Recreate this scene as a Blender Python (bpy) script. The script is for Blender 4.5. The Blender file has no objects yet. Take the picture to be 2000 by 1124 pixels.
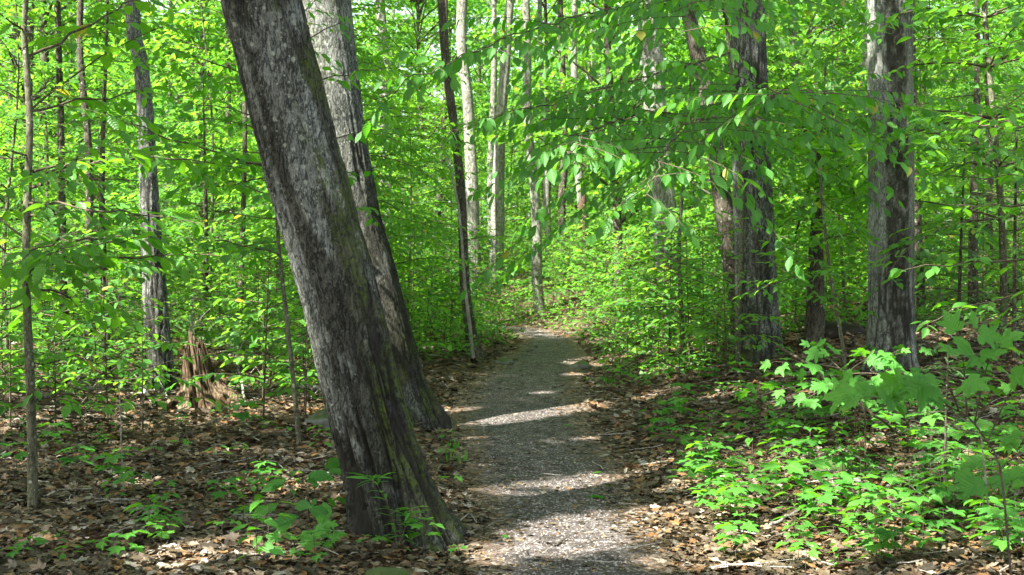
import bpy, math, random
import numpy as np
from mathutils import Vector

# ------------------------------------------------------------------ camera, world, sun, exposure
scn = bpy.context.scene
col = scn.collection
FPX, CX, CY, EYE = 2500.0, 1000.0, 562.0, 1.5        # focal length in photo pixels, principal point, eye height
cam_d = bpy.data.cameras.new("camera"); cam = bpy.data.objects.new("camera", cam_d); col.objects.link(cam)
cam_d.sensor_width = 36.0; cam_d.lens = 36.0 * FPX / 2000.0
cam_d.clip_start = 0.1; cam_d.clip_end = 1500
cam_d.dof.use_dof = True; cam_d.dof.focus_distance = 9.5; cam_d.dof.aperture_fstop = 6.3
cam.location = (0, 0, EYE); cam.rotation_euler = (math.radians(90), 0, 0)
scn.camera = cam

SUN_EL = math.radians(52); SUN_H = np.array([-0.77, -0.64]) / math.hypot(0.77, 0.64)
SUN = np.array([SUN_H[0] * math.cos(SUN_EL), SUN_H[1] * math.cos(SUN_EL), math.sin(SUN_EL)])
world = bpy.data.worlds.new("World"); scn.world = world; world.use_nodes = True
wn = world.node_tree; wn.nodes.clear()
sky = wn.nodes.new("ShaderNodeTexSky"); sky.sky_type = 'NISHITA'; sky.sun_disc = False
sky.sun_elevation = SUN_EL; sky.sun_rotation = math.atan2(SUN_H[0], SUN_H[1])
sky.air_density = 1.0; sky.dust_density = 3.0; sky.ozone_density = 0.6
bg = wn.nodes.new("ShaderNodeBackground"); bg.inputs[1].default_value = 0.085
wo = wn.nodes.new("ShaderNodeOutputWorld")
hs = wn.nodes.new("ShaderNodeHueSaturation"); hs.inputs['Saturation'].default_value = .5     # a hazy, whitish summer sky
wn.links.new(sky.outputs[0], hs.inputs['Color']); wn.links.new(hs.outputs[0], bg.inputs[0]); wn.links.new(bg.outputs[0], wo.inputs[0])
sun_d = bpy.data.lights.new("sun", 'SUN'); sun_d.energy = 5.0; sun_d.angle = math.radians(0.5); sun_d.color = (1.0, 0.95, 0.87)
sun = bpy.data.objects.new("sun", sun_d); col.objects.link(sun)
sun.rotation_euler = Vector(SUN).to_track_quat('Z', 'Y').to_euler()
vs = scn.view_settings; vs.view_transform = 'Standard'; vs.look = 'None'; vs.gamma = 1; vs.use_curve_mapping = False
vs.exposure = 2.55
cy = scn.cycles
cy.max_bounces = 8; cy.diffuse_bounces = 5; cy.glossy_bounces = 2; cy.transmission_bounces = 4; cy.transparent_max_bounces = 4
cy.caustics_reflective = False; cy.caustics_refractive = False; cy.sample_clamp_indirect = 6.0
cy.use_denoising = True
try: cy.denoiser = 'OPENIMAGEDENOISE'
except Exception: pass

# ------------------------------------------------------------------ numeric helpers
def nrm(v):
    v = np.asarray(v, float); return v / (np.linalg.norm(v, axis=-1, keepdims=True) + 1e-12)

_h = np.random.default_rng(77).random(1 << 16)
def _hash(i, j, k):
    return _h[(i * 73856093 ^ j * 19349663 ^ k * 83492791) & 0xFFFF]
def vnoise(p):
    """value noise in 0..1 of an (n,3) array"""
    p = np.asarray(p, float); i = np.floor(p).astype(np.int64); f = p - i; f = f * f * (3 - 2 * f)
    x, y, z = i[..., 0], i[..., 1], i[..., 2]; fx, fy, fz = f[..., 0], f[..., 1], f[..., 2]
    r = 0
    for a in (0, 1):
        wa = fx if a else 1 - fx
        for b in (0, 1):
            wb = fy if b else 1 - fy
            for c in (0, 1):
                r = r + wa * wb * (fz if c else 1 - fz) * _hash(x + a, y + b, z + c)
    return r
def fbm(p, o=4):
    p = np.asarray(p, float); s = 0; a = 0.5; t = 0
    for q in range(o):
        s = s + a * vnoise(p * 2 ** q + 17.3 * q); t += a; a *= .5
    return s / t
def sstep(a, b, x):
    t = np.clip((x - a) / (b - a), 0, 1); return t * t * (3 - 2 * t)

# ------------------------------------------------------------------ the lie of the land
PATH_Y = np.array([-8, 2, 5, 6.7, 9, 11, 13.5, 16, 18.5, 21, 24, 27, 30, 34, 40, 60.])
PATH_X = np.array([.55, .45, .36, .34, .30, .22, .10, .10, .25, .50, .74, .78, .2, -1.8, -6.0, -24.])
PATH_W = np.array([.64, .64, .64, .62, .66, .76, .88, .92, .88, .80, .68, .55, .5, .5, .5, .5])
def path_x(y): return np.interp(y, PATH_Y, PATH_X)
def path_w(y): return np.interp(y, PATH_Y, PATH_W)
def zg(x, y):
    x = np.asarray(x, float); y = np.asarray(y, float)
    t = np.clip(y - 9.0, 0, None); z = 0.028 * np.where(t < 3, t * t / 6, t - 1.5)
    z = np.where(y > 45, 0.028 * 34.5 + (y - 45) * .012, z)
    off = x - path_x(y) - path_w(y) * .9
    r = np.clip(off, 0, None)
    bank = np.where(r < .8, .1 * r * r / .64 * .8, .08 + .2 * (r - .8))
    bank = np.where(r > 4, .72 + .1 * (r - 4), bank); bank = np.minimum(bank, 3.0)
    l = np.clip(-(x - path_x(y)) - path_w(y), 0, None)
    z = z + bank + .05 * sstep(0, .5, l) + .02 * np.minimum(l, 20) * sstep(14, 30, y)
    p = np.stack([x, y, 0 * x], -1)
    away = sstep(0, .9, np.abs(x - path_x(y)) - path_w(y) + .1)
    z = z + away * (.16 * (fbm(p * .55, 3) - .5) + .07 * (vnoise(p * 2.3) - .5))
    z = z - .03 * (1 - away) + .05 * (vnoise(p * np.array([.5, .9, 1]) + 5) - .5) * (1 - away)
    return z
def zg1(x, y): return float(zg(np.array([x]), np.array([y]))[0])
def at(px, py, d):
    return np.array([(px - CX) * d / FPX, d, EYE - (py - CY) * d / FPX])
_ds = np.concatenate([np.arange(3, 30, .05), np.arange(30, 140, .25)])
def hit(px, py):
    """the depth at which the ray of a photo pixel meets the ground"""
    x = (px - CX) * _ds / FPX; z = EYE - (py - CY) * _ds / FPX
    w = np.nonzero(z <= zg(x, _ds))[0]
    return float(_ds[w[0]]) if len(w) else 45.0
def ground_pt(px, py):
    d = hit(px, py); x = (px - CX) * d / FPX
    return np.array([x, d, zg1(x, d)])

# ------------------------------------------------------------------ materials
def mat(name):
    m = bpy.data.materials.new(name); m.use_nodes = True; nt = m.node_tree; nt.nodes.clear()
    out = nt.nodes.new("ShaderNodeOutputMaterial")
    def n(t, ins=None, **kw):
        q = nt.nodes.new(t)
        for k, v in kw.items(): setattr(q, k, v)
        for k, v in (ins or {}).items():
            if hasattr(v, 'is_output') or isinstance(v, bpy.types.NodeSocket): nt.links.new(v, q.inputs[k])
            else: q.inputs[k].default_value = v
        return q
    return m, nt, out, n
def C(r, g, b): return (r, g, b, 1)
def ramp(n, fac, stops):
    q = n("ShaderNodeValToRGB", {0: fac}); e = q.color_ramp.elements
    while len(e) < len(stops): e.new(.5)
    for el, (p, c) in zip(e, stops): el.position = p; el.color = c
    return q.outputs[0]
def mixc(n, fac, a, b, mode='MIX'):
    return n("ShaderNodeMixRGB", {0: fac, 1: a, 2: b}, blend_type=mode).outputs[0]

def leaf_mat(name, lo, hi, tlo, thi, trans=.5, rough=.5, spec=.35, veins=False):
    m, nt, out, n = mat(name)
    rnd = n("ShaderNodeAttribute", attribute_name="rnd").outputs['Fac']
    oi = n("ShaderNodeObjectInfo").outputs['Random']
    f = n("ShaderNodeMath", {0: rnd, 1: n("ShaderNodeMath", {0: oi, 1: .8}, operation='MULTIPLY').outputs[0]}, operation='ADD').outputs[0]
    f = n("ShaderNodeMath", {0: f, 1: .56}, operation='MULTIPLY').outputs[0]
    c = mixc(n, f, C(*lo), C(*hi)); t = mixc(n, f, C(*tlo), C(*thi))
    # a few yellowed or spotted leaves
    old = n("ShaderNodeMath", {0: rnd, 1: .994}, operation='GREATER_THAN').outputs[0]
    c = mixc(n, old, c, C(.22, .22, .03)); t = mixc(n, old, t, C(.5, .48, .04))
    nrmz = None
    if veins:
        uv = n("ShaderNodeAttribute", attribute_name="luv").outputs['Vector']
        sp = n("ShaderNodeSeparateXYZ", {0: uv})
        ab = n("ShaderNodeMath", {0: sp.outputs[1]}, operation='ABSOLUTE').outputs[0]
        v = n("ShaderNodeMath", {0: sp.outputs[0], 1: n("ShaderNodeMath", {0: ab, 1: .8}, operation='MULTIPLY').outputs[0]}, operation='SUBTRACT').outputs[0]
        w = n("ShaderNodeMath", {0: n("ShaderNodeMath", {0: v, 1: 52.}, operation='MULTIPLY').outputs[0]}, operation='SINE').outputs[0]
        mid = n("ShaderNodeMapRange", {0: ab, 1: .0, 2: .03, 3: 1., 4: 0.}).outputs[0]
        bmp = n("ShaderNodeBump", {'Height': n("ShaderNodeMath", {0: w, 1: mid}, operation='SUBTRACT').outputs[0], 'Strength': .30, 'Distance': .004})
        nrmz = bmp.outputs[0]
        c = mixc(n, n("ShaderNodeMath", {0: mid, 1: .35}, operation='MULTIPLY').outputs[0], c, C(.16, .3, .07))
    p = n("ShaderNodeBsdfPrincipled", {'Base Color': c, 'Roughness': rough, 'Specular IOR Level': spec})
    tr = n("ShaderNodeBsdfTranslucent", {0: t})
    if nrmz: nt.links.new(nrmz, p.inputs['Normal']); nt.links.new(nrmz, tr.inputs['Normal'])
    ms = n("ShaderNodeMixShader", {0: trans, 1: p.outputs[0], 2: tr.outputs[0]})
    nt.links.new(ms.outputs[0], out.inputs[0])
    return m

M = {}
M['beech'] = leaf_mat("beech_leaf", (.036, .145, .022), (.085, .26, .034), (.10, .40, .014), (.28, .64, .025), .5, .42, .4, True)
M['under'] = leaf_mat("understorey_leaf", (.026, .115, .026), (.105, .285, .036), (.06, .27, .02), (.36, .70, .04), .5, .5, .3)
M['maple'] = leaf_mat("maple_leaf", (.040, .16, .026), (.095, .29, .038), (.09, .38, .016), (.26, .60, .025), .45, .5, .35, True)
M['canopy'] = leaf_mat("canopy_leaf", (.038, .15, .018), (.08, .235, .028), (.12, .42, .014), (.29, .64, .025), .52, .5, .3)
M['needle'] = leaf_mat("hemlock_needles", (.06, .15, .045), (.12, .24, .08), (.09, .24, .04), (.16, .34, .06), .3, .5, .3)
M['herb'] = leaf_mat("seedling_leaf", (.032, .14, .022), (.095, .29, .034), (.08, .34, .014), (.26, .60, .024), .42, .5, .3, True)

def bark_mat(name, dark, mid, light, scale=1.0, bump=.6, moss=(.05, .07, .012), attrs=False, lichen=.5, stretch=.16, dist=.02):
    m, nt, out, n = mat(name)
    tc = n("ShaderNodeTexCoord").outputs['Object']
    wv = n("ShaderNodeTexNoise", {'Vector': tc, 'Scale': 5., 'Detail': 2.}).outputs['Color']
    tw = n("ShaderNodeVectorMath", {0: tc, 1: n("ShaderNodeVectorMath", {0: wv, 'Scale': .07}, operation='SCALE').outputs[0]}, operation='ADD').outputs[0]
    mp = n("ShaderNodeMapping", {0: tw, 3: (scale, scale, scale * stretch)}).outputs[0]
    n1 = n("ShaderNodeTexNoise", {'Vector': mp, 'Scale': 55., 'Detail': 7., 'Roughness': .72}).outputs[0]
    mp2 = n("ShaderNodeMapping", {0: tw, 3: (scale, scale, scale * stretch * 1.9)}).outputs[0]
    n2 = n("ShaderNodeTexNoise", {'Vector': mp2, 'Scale': 24., 'Detail': 4., 'Roughness': .6}).outputs[0]
    n3 = n("ShaderNodeTexNoise", {'Vector': n("ShaderNodeMapping", {0: tc, 3: (1, 1, .45)}).outputs[0], 'Scale': 3.6 * scale, 'Detail': 4., 'Roughness': .62}).outputs[0]
    fine = n("ShaderNodeTexNoise", {'Vector': tc, 'Scale': 75., 'Detail': 5., 'Roughness': .8}).outputs[0]
    r1 = n("ShaderNodeMapRange", {0: n("ShaderNodeMath", {0: n("ShaderNodeMath", {0: n1, 1: .5}, operation='SUBTRACT').outputs[0]}, operation='ABSOLUTE').outputs[0], 1: 0., 2: .09}).outputs[0]
    r2 = n("ShaderNodeMapRange", {0: n("ShaderNodeMath", {0: n("ShaderNodeMath", {0: n2, 1: .5}, operation='SUBTRACT').outputs[0]}, operation='ABSOLUTE').outputs[0], 1: 0., 2: .07}).outputs[0]
    def mth(a, b_, op='MULTIPLY'): return n("ShaderNodeMath", {0: a, 1: b_}, operation=op).outputs[0]
    hh = mth(mth(mth(r1, .26), mth(r2, .30), 'ADD'), mth(fine, .8), 'ADD')
    c = ramp(n, hh, [(.42, C(*dark)), (.66, C(*mid)), (.92, C(*light))])
    big = ramp(n, n3, [(.38, C(.68, .67, .62)), (.5, C(.95, .94, .90)), (.64, C(1.22, 1.22, 1.19))])
    c = mixc(n, .9, c, big, 'MULTIPLY')
    # lichen: small pale grey green flecks of several sizes
    for sc, th, amt in ((42., .20, .75), (17., .16, .8)):
        v = n("ShaderNodeTexVoronoi", {'Vector': tc, 'Scale': sc * scale, 'Randomness': 1.})
        pick = n("ShaderNodeSeparateColor", {0: v.outputs['Color']}).outputs[0]
        msk = n("ShaderNodeMath", {0: n("ShaderNodeMapRange", {0: v.outputs['Distance'], 1: th, 2: th + .14, 3: 1., 4: 0.}).outputs[0],
                                   1: n("ShaderNodeMapRange", {0: pick, 1: 1 - lichen * .55, 2: 1.02 - lichen * .5}).outputs[0]}, operation='MULTIPLY').outputs[0]
        msk = n("ShaderNodeMath", {0: msk, 1: amt}, operation='MULTIPLY').outputs[0]
        c = mixc(n, msk, c, C(.36, .39, .31))
    if attrs:
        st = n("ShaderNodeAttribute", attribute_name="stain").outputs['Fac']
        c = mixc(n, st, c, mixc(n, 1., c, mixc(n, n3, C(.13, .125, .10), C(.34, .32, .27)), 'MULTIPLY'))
        mo = n("ShaderNodeAttribute", attribute_name="moss").outputs['Fac']
        mn = n("ShaderNodeTexNoise", {'Vector': tc, 'Scale': 38., 'Detail': 6., 'Roughness': .75}).outputs[0]
        mk = n("ShaderNodeMath", {0: mo, 1: n("ShaderNodeMapRange", {0: mn, 1: .44, 2: .56}).outputs[0]}, operation='MULTIPLY').outputs[0]
        c = mixc(n, mk, c, mixc(n, mn, C(.02, .03, .004), C(moss[0] * 2, moss[1] * 2.0, moss[2] * 2)))
        cr = n("ShaderNodeAttribute", attribute_name="crack").outputs['Fac']
        c = mixc(n, n("ShaderNodeMath", {0: cr, 1: .9}, operation='MULTIPLY').outputs[0], c, C(.018, .016, .013))
    b = n("ShaderNodeBump", {'Height': hh, 'Strength': bump, 'Distance': dist})
    p = n("ShaderNodeBsdfPrincipled", {'Base Color': c, 'Roughness': .9, 'Specular IOR Level': .2, 'Normal': b.outputs[0]})
    nt.links.new(p.outputs[0], out.inputs[0])
    return m
M['bark_hero'] = bark_mat("furrowed_grey_bark", (.019, .021, .018), (.080, .087, .078), (.25, .262, .243), 1.0, .5, attrs=True, lichen=.55)
M['bark_smooth'] = bark_mat("smooth_mottled_bark", (.062, .069, .062), (.145, .158, .145), (.265, .28, .258), .8, .35, attrs=True, lichen=.5)
M['bark_grey'] = bark_mat("grey_bark", (.05, .05, .041), (.17, .17, .148), (.33, .33, .29), .55, .6, lichen=.5, dist=.03)
M['bark_dark'] = bark_mat("dark_brown_bark", (.02, .017, .013), (.062, .054, .042), (.13, .115, .09), .6, .6, lichen=.35, dist=.03)
M['bark_sap'] = bark_mat("sapling_bark", (.03, .028, .018), (.085, .085, .055), (.15, .15, .10), 1.2, .3, lichen=.4)
M['bark_pale'] = bark_mat("pale_dead_wood", (.12, .11, .10), (.27, .25, .23), (.42, .40, .36), 1.2, .4, lichen=.2)
M['twig'] = bark_mat("twig_bark", (.03, .024, .016), (.07, .055, .038), (.12, .10, .07), 2., .2, lichen=.1)
M['bark_red'] = bark_mat("red_brown_bark", (.02, .012, .009), (.055, .03, .022), (.10, .055, .04), .8, .6, lichen=.1)

def rot_mat():
    m, nt, out, n = mat("rotten_wood")
    tc = n("ShaderNodeTexCoord").outputs['Object']
    mp = n("ShaderNodeMapping", {0: tc, 3: (1, 1, .12)}).outputs[0]
    a = n("ShaderNodeTexNoise", {'Vector': mp, 'Scale': 26., 'Detail': 6., 'Roughness': .7}).outputs[0]
    b_ = n("ShaderNodeTexNoise", {'Vector': tc, 'Scale': 5., 'Detail': 4.}).outputs[0]
    c = ramp(n, a, [(.38, C(.012, .009, .006)), (.5, C(.085, .060, .036)), (.72, C(.34, .265, .18))])
    c = mixc(n, n("ShaderNodeMapRange", {0: b_, 1: .52, 2: .66, 3: 0., 4: .8}).outputs[0], c, C(.05, .03, .015))
    b = n("ShaderNodeBump", {'Height': a, 'Strength': .8, 'Distance': .03})
    p = n("ShaderNodeBsdfPrincipled", {'Base Color': c, 'Roughness': .95, 'Specular IOR Level': .1, 'Normal': b.outputs[0]})
    nt.links.new(p.outputs[0], out.inputs[0]); return m
M['rot'] = rot_mat()

def litter_mat():
    m, nt, out, n = mat("dead_leaf")
    r = n("ShaderNodeAttribute", attribute_name="rnd").outputs['Fac']
    c = ramp(n, r, [(0., C(.020, .015, .009)), (.2, C(.055, .040, .022)), (.4, C(.095, .071, .041)), (.55, C(.15, .121, .080)), (.64, C(.165, .083, .030)), (.72, C(.21, .125, .05)), (.8, C(.19, .16, .115)), (.93, C(.34, .315, .265)), (1., C(.23, .165, .06))])
    tc = n("ShaderNodeTexCoord").outputs['Object']
    sp = n("ShaderNodeTexNoise", {'Vector': tc, 'Scale': 70., 'Detail': 3.}).outputs[0]
    c = mixc(n, .8, c, ramp(n, sp, [(.3, C(.5, .47, .43)), (.62, C(1.1, 1.1, 1.1))]), 'MULTIPLY')
    b = n("ShaderNodeBump", {'Height': sp, 'Strength': .4, 'Distance': .006})
    p = n("ShaderNodeBsdfPrincipled", {'Base Color': c, 'Roughness': .6, 'Specular IOR Level': .35, 'Normal': b.outputs[0]})
    t = n("ShaderNodeBsdfTranslucent", {0: c}); ms = n("ShaderNodeMixShader", {0: .15, 1: p.outputs[0], 2: t.outputs[0]})
    nt.links.new(ms.outputs[0], out.inputs[0]); return m
M['litter'] = litter_mat()

def soil_mat():
    m, nt, out, n = mat("forest_soil")
    tc = n("ShaderNodeTexCoord").outputs['Object']
    v = n("ShaderNodeTexVoronoi", {'Vector': tc, 'Scale': 14.})
    pick = n("ShaderNodeSeparateColor", {0: v.outputs['Color']}).outputs[0]
    c = ramp(n, pick, [(0., C(.03, .022, .014)), (.35, C(.075, .05, .03)), (.6, C(.12, .09, .06)), (.8, C(.15, .085, .04)), (1., C(.2, .165, .13))])
    ns = n("ShaderNodeTexNoise", {'Vector': tc, 'Scale': 40., 'Detail': 5., 'Roughness': .7}).outputs[0]
    c = mixc(n, .9, c, ramp(n, ns, [(.3, C(.4, .38, .35)), (.65, C(1.1, 1.1, 1.1))]), 'MULTIPLY')
    b = n("ShaderNodeBump", {'Height': ns, 'Strength': .8, 'Distance': .05})
    p = n("ShaderNodeBsdfPrincipled", {'Base Color': c, 'Roughness': .95, 'Specular IOR Level': .15, 'Normal': b.outputs[0]})
    nt.links.new(p.outputs[0], out.inputs[0]); return m
M['soil'] = soil_mat()
def path_mat():
    m, nt, out, n = mat("trodden_grit")
    tc = n("ShaderNodeTexCoord").outputs['Object']
    v = n("ShaderNodeTexVoronoi", {'Vector': tc, 'Scale': 75.})
    pick = n("ShaderNodeSeparateColor", {0: v.outputs['Color']}).outputs[0]
    c = ramp(n, pick, [(0., C(.032, .027, .024)), (.5, C(.056, .049, .045)), (.9, C(.098, .087, .081)), (.99, C(.36, .345, .335))])
    ns = n("ShaderNodeTexNoise", {'Vector': tc, 'Scale': 6., 'Detail': 6., 'Roughness': .65}).outputs[0]
    c = mixc(n, .9, c, ramp(n, ns, [(.36, C(.42, .39, .36)), (.5, C(.92, .89, .87)), (.66, C(1.45, 1.42, 1.4))]), 'MULTIPLY')
    ed = n("ShaderNodeMath", {0: n("ShaderNodeAttribute", attribute_name="rnd").outputs['Fac'], 1: n("ShaderNodeMath", {0: ns, 1: .9}, operation='MULTIPLY').outputs[0]}, operation='ADD').outputs[0]
    ed = n("ShaderNodeMapRange", {0: ed, 1: .95, 2: 1.22}).outputs[0]
    fl = n("ShaderNodeTexVoronoi", {'Vector': tc, 'Scale': 32.}); fp = n("ShaderNodeSeparateColor", {0: fl.outputs['Color']}).outputs[0]
    c = mixc(n, ed, c, ramp(n, fp, [(0., C(.03, .021, .013)), (.45, C(.08, .055, .034)), (.75, C(.13, .09, .06)), (1., C(.22, .185, .15))]))
    v2 = n("ShaderNodeTexVoronoi", {'Vector': tc, 'Scale': 190.}).outputs[0]
    h = n("ShaderNodeMath", {0: n("ShaderNodeMath", {0: v.outputs[0], 1: .7}, operation='MULTIPLY').outputs[0], 1: n("ShaderNodeMath", {0: v2, 1: .3}, operation='MULTIPLY').outputs[0]}, operation='ADD').outputs[0]
    h = n("ShaderNodeMath", {0: ns, 1: h}, operation='SUBTRACT').outputs[0]
    b = n("ShaderNodeBump", {'Height': h, 'Strength': .5, 'Distance': .010})
    p = n("ShaderNodeBsdfPrincipled", {'Base Color': c, 'Roughness': .9, 'Specular IOR Level': .25, 'Normal': b.outputs[0]})
    nt.links.new(p.outputs[0], out.inputs[0]); return m
M['path'] = path_mat()
def stone_mat(name, c0, c1, mossy=0.):
    m, nt, out, n = mat(name)
    tc = n("ShaderNodeTexCoord").outputs['Object']
    ns = n("ShaderNodeTexNoise", {'Vector': tc, 'Scale': 14., 'Detail': 7., 'Roughness': .7}).outputs[0]
    c = mixc(n, ns, C(*c0), C(*c1))
    if mossy:
        ge = n("ShaderNodeSeparateXYZ", {0: n("ShaderNodeNewGeometry").outputs['Normal']}).outputs[2]
        k = n("ShaderNodeMath", {0: ge, 1: ns}, operation='ADD').outputs[0]
        k = n("ShaderNodeMapRange", {0: k, 1: 1.35 - mossy, 2: 1.6 - mossy}).outputs[0]
        c = mixc(n, k, c, mixc(n, ns, C(.012, .022, .003), C(.06, .10, .01)))
    b = n("ShaderNodeBump", {'Height': ns, 'Strength': .6, 'Distance': .02})
    p = n("ShaderNodeBsdfPrincipled", {'Base Color': c, 'Roughness': .85, 'Normal': b.outputs[0]})
    nt.links.new(p.outputs[0], out.inputs[0]); return m
M['stone'] = stone_mat("grey_stone", (.045, .044, .04), (.2, .195, .185), .18)
M['moss_stone'] = stone_mat("mossy_stone", (.06, .058, .052), (.22, .21, .19), .55)
M['moss_cushion'] = stone_mat("moss_cushion", (.06, .058, .052), (.16, .15, .13), 1.0)
M['pebble'] = stone_mat("pale_grit", (.06, .052, .046), (.30, .275, .255))

# ------------------------------------------------------------------ mesh building
class MB:
    """collects vertices and faces, then links them as ONE mesh object"""
    def __init__(s): s.V = []; s.F = {3: [], 4: []}; s.m = {3: [], 4: []}; s.n = 0; s.a = []; s.uv = []
    def add(s, V, F4=None, F3=None, mi=0, rnd=None, uv=None):
        V = np.asarray(V, float)
        if len(V) == 0: return
        s.V.append(V)
        for k, F in ((4, F4), (3, F3)):
            if F is not None and len(F): s.F[k].append(np.asarray(F, np.int64) + s.n); s.m[k].append(np.full(len(F), mi, np.int32))
        s.a.append(np.zeros(len(V)) if rnd is None else np.asarray(rnd, float)); s.uv.append(np.zeros((len(V), 3)) if uv is None else uv)
        s.n += len(V)
    def mesh(s, name, mats, smooth=True, uv=False, extra=None):
        me = bpy.data.meshes.new(name); V = np.concatenate(s.V) if s.V else np.zeros((0, 3))
        me.vertices.add(len(V)); me.vertices.foreach_set("co", V.astype(np.float32).ravel())
        loops = []; starts = []; mi = []; c = 0
        for k in (4, 3):
            if s.F[k]:
                F = np.concatenate(s.F[k]); loops.append(F.ravel()); starts.append(c + np.arange(len(F)) * k); c += F.size; mi.append(np.concatenate(s.m[k]))
        if loops:
            L = np.concatenate(loops).astype(np.int32); S = np.concatenate(starts).astype(np.int32)
            me.loops.add(len(L)); me.loops.foreach_set("vertex_index", L)
            me.polygons.add(len(S)); me.polygons.foreach_set("loop_start", S)
            me.polygons.foreach_set("material_index", np.concatenate(mi))
            me.polygons.foreach_set("use_smooth", np.full(len(S), smooth))
        at_ = me.attributes.new("rnd", 'FLOAT', 'POINT'); at_.data.foreach_set("value", np.concatenate(s.a).astype(np.float32))
        if uv:
            at_ = me.attributes.new("luv", 'FLOAT_VECTOR', 'POINT'); at_.data.foreach_set("vector", np.concatenate(s.uv).astype(np.float32).ravel())
        for k, v in (extra or {}).items():
            at_ = me.attributes.new(k, 'FLOAT', 'POINT'); at_.data.foreach_set("value", np.asarray(v, np.float32))
        for q in (mats if isinstance(mats, (list, tuple)) else [mats]): me.materials.append(M[q])
        me.update(calc_edges=True); me.validate(); return me
    def build(s, name, mats, parent=None, **kw):
        return link(name, s.mesh(name, mats, **kw), parent)
def link(name, me, parent=None):
    o = bpy.data.objects.new(name, me); col.objects.link(o)
    if parent is not None: o.parent = parent
    return o
def tag(o, label=None, cat=None, group=None, kind=None):
    for k, v in (('label', label), ('category', cat), ('group', group), ('kind', kind)):
        if v: o[k] = v
    return o
def empty(name, loc=(0, 0, 0), rz=0.):
    o = bpy.data.objects.new(name, None); o.empty_display_size = .2; col.objects.link(o)
    o.location = loc; o.rotation_euler = (0, 0, rz); return o
def copy_thing(src, loc, rz, sc):
    r = src.copy(); col.objects.link(r); r.location = loc; r.rotation_euler = (0, 0, rz); r.scale = (sc, sc, sc)
    for ch in src.children:
        c = ch.copy(); col.objects.link(c); c.parent = r
        for g in ch.children:
            e = g.copy(); col.objects.link(e); e.parent = c
    return r

def tube(mb, pts, rad, k=6, mi=0, jag=None, rnd=0.):
    pts = np.asarray(pts, float); n = len(pts); rad = np.broadcast_to(np.asarray(rad, float), (n,))
    T = nrm(np.gradient(pts, axis=0)); ref = np.array([0, 1., 0]) if abs(T[0][1]) < .8 else np.array([1., 0, 0])
    U = nrm(np.cross(T, ref)); W = np.cross(T, U)
    a = np.arange(k) * 2 * math.pi / k
    V = pts[:, None] + rad[:, None, None] * (np.cos(a)[None, :, None] * U[:, None] + np.sin(a)[None, :, None] * W[:, None])
    V = V.reshape(-1, 3); i = np.arange(n - 1)[:, None] * k; j = np.arange(k)[None]; j2 = (j + 1) % k
    F = np.stack([i + j, i + j2, i + k + j2, i + k + j], -1).reshape(-1, 4)
    V = np.vstack([V, pts[-1] + T[-1] * rad[-1]])
    F3 = np.stack([(n - 1) * k + np.arange(k), (n - 1) * k + (np.arange(k) + 1) % k, np.full(k, n * k)], -1)
    mb.add(V, F, F3, mi, np.full(len(V), rnd))

# leaf templates: columns t (along), s (across), h (up); faces
def _beech(near):
    ts = [0, .14, .34, .56, .78, 1.] if near else [0, .3, .68, 1.]
    ws = [0, .105, .215, .235, .125, 0] if near else [0, .22, .19, 0]
    n = len(ts); V = [(t, 0, -.16 * t * t + .02 * t) for t in ts]
    for sg in (1, -1):
        V += [(ts[i] + .03, sg * ws[i], -.16 * ts[i] ** 2 + .07) for i in range(1, n - 1)]
    F4, F3 = [], []
    for s_, o in ((1, n), (-1, n + n - 2)):
        f = [(0, 1, o)] + [(i, i + 1, o + i, o + i - 1) for i in range(1, n - 2)] + [(n - 2, n - 1, o + n - 3)]
        for q in f:
            q = q if s_ < 0 else q[::-1]
            (F4 if len(q) == 4 else F3).append(q)
    return np.array(V, float), np.array(F4), np.array(F3)
T_BEECH = _beech(True); T_MID = _beech(False)
T_FAR = (np.array([(0, 0, 0), (.48, .34, .06), (1, 0, -.12), (.48, -.34, .06)], float), None, np.array([(0, 2, 1), (0, 3, 2)]))
def _fan(half, cx, droop):
    out = half + [(t, -s) for t, s in half[-2:0:-1]]
    V = [(cx, 0, .02)] + [(t, s, -droop * ((t - .2) ** 2 + s * s) + .20 * abs(s) + .05 * math.sin(9 * t + 7 * s)) for t, s in out]
    n = len(out); return np.array(V, float), None, np.array([(0, 1 + (i + 1) % n, 1 + i) for i in range(n)])
T_MAPLE = _fan([(0, 0), (-.08, .12), (-.05, .24), (.06, .40), (.12, .36), (.17, .46), (.24, .36), (.29, .27), (.38, .36), (.46, .37), (.52, .46), (.72, .52), (.67, .42), (.69, .36), (.62, .28), (.60, .17), (.70, .19), (.74, .13), (.86, .11), (1, 0)], .24, .28)
T_MAPLE_S = _fan([(0, 0), (-.04, .2), (.12, .44), (.28, .27), (.46, .38), (.70, .48), (.60, .18), (.76, .13), (1, 0)], .24, .22)
T_LANCE = (np.array([(0, 0, 0), (.3, .075, .02), (.3, -.075, .02), (.65, .06, -.05), (.65, -.06, -.05), (1, 0, -.22), (.3, 0, 0), (.65, 0, -.07)], float), np.array([(6, 7, 3, 1), (7, 6, 2, 4)]), np.array([(0, 6, 1), (6, 0, 2), (7, 5, 3), (5, 7, 4)]))
def _sprig(nn=13):
    V, F = [(0, .008, 0), (1, 0, -.1), (0, -.008, 0)], [(0, 2, 1)]
    for i in range(nn):
        t = .04 + .94 * i / nn; ln = .19 * (1 - .55 * t)
        for sg in (1, -1):
            b = len(V); V += [(t - .02, 0, -.1 * t * t), (t + .03, 0, -.1 * t * t), (t + ln * .45, sg * ln, -.1 * t * t - .02)]; F.append((b, b + 1, b + 2))
    return np.array(V, float), None, np.array(F)
T_SPRIG = _sprig()

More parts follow.
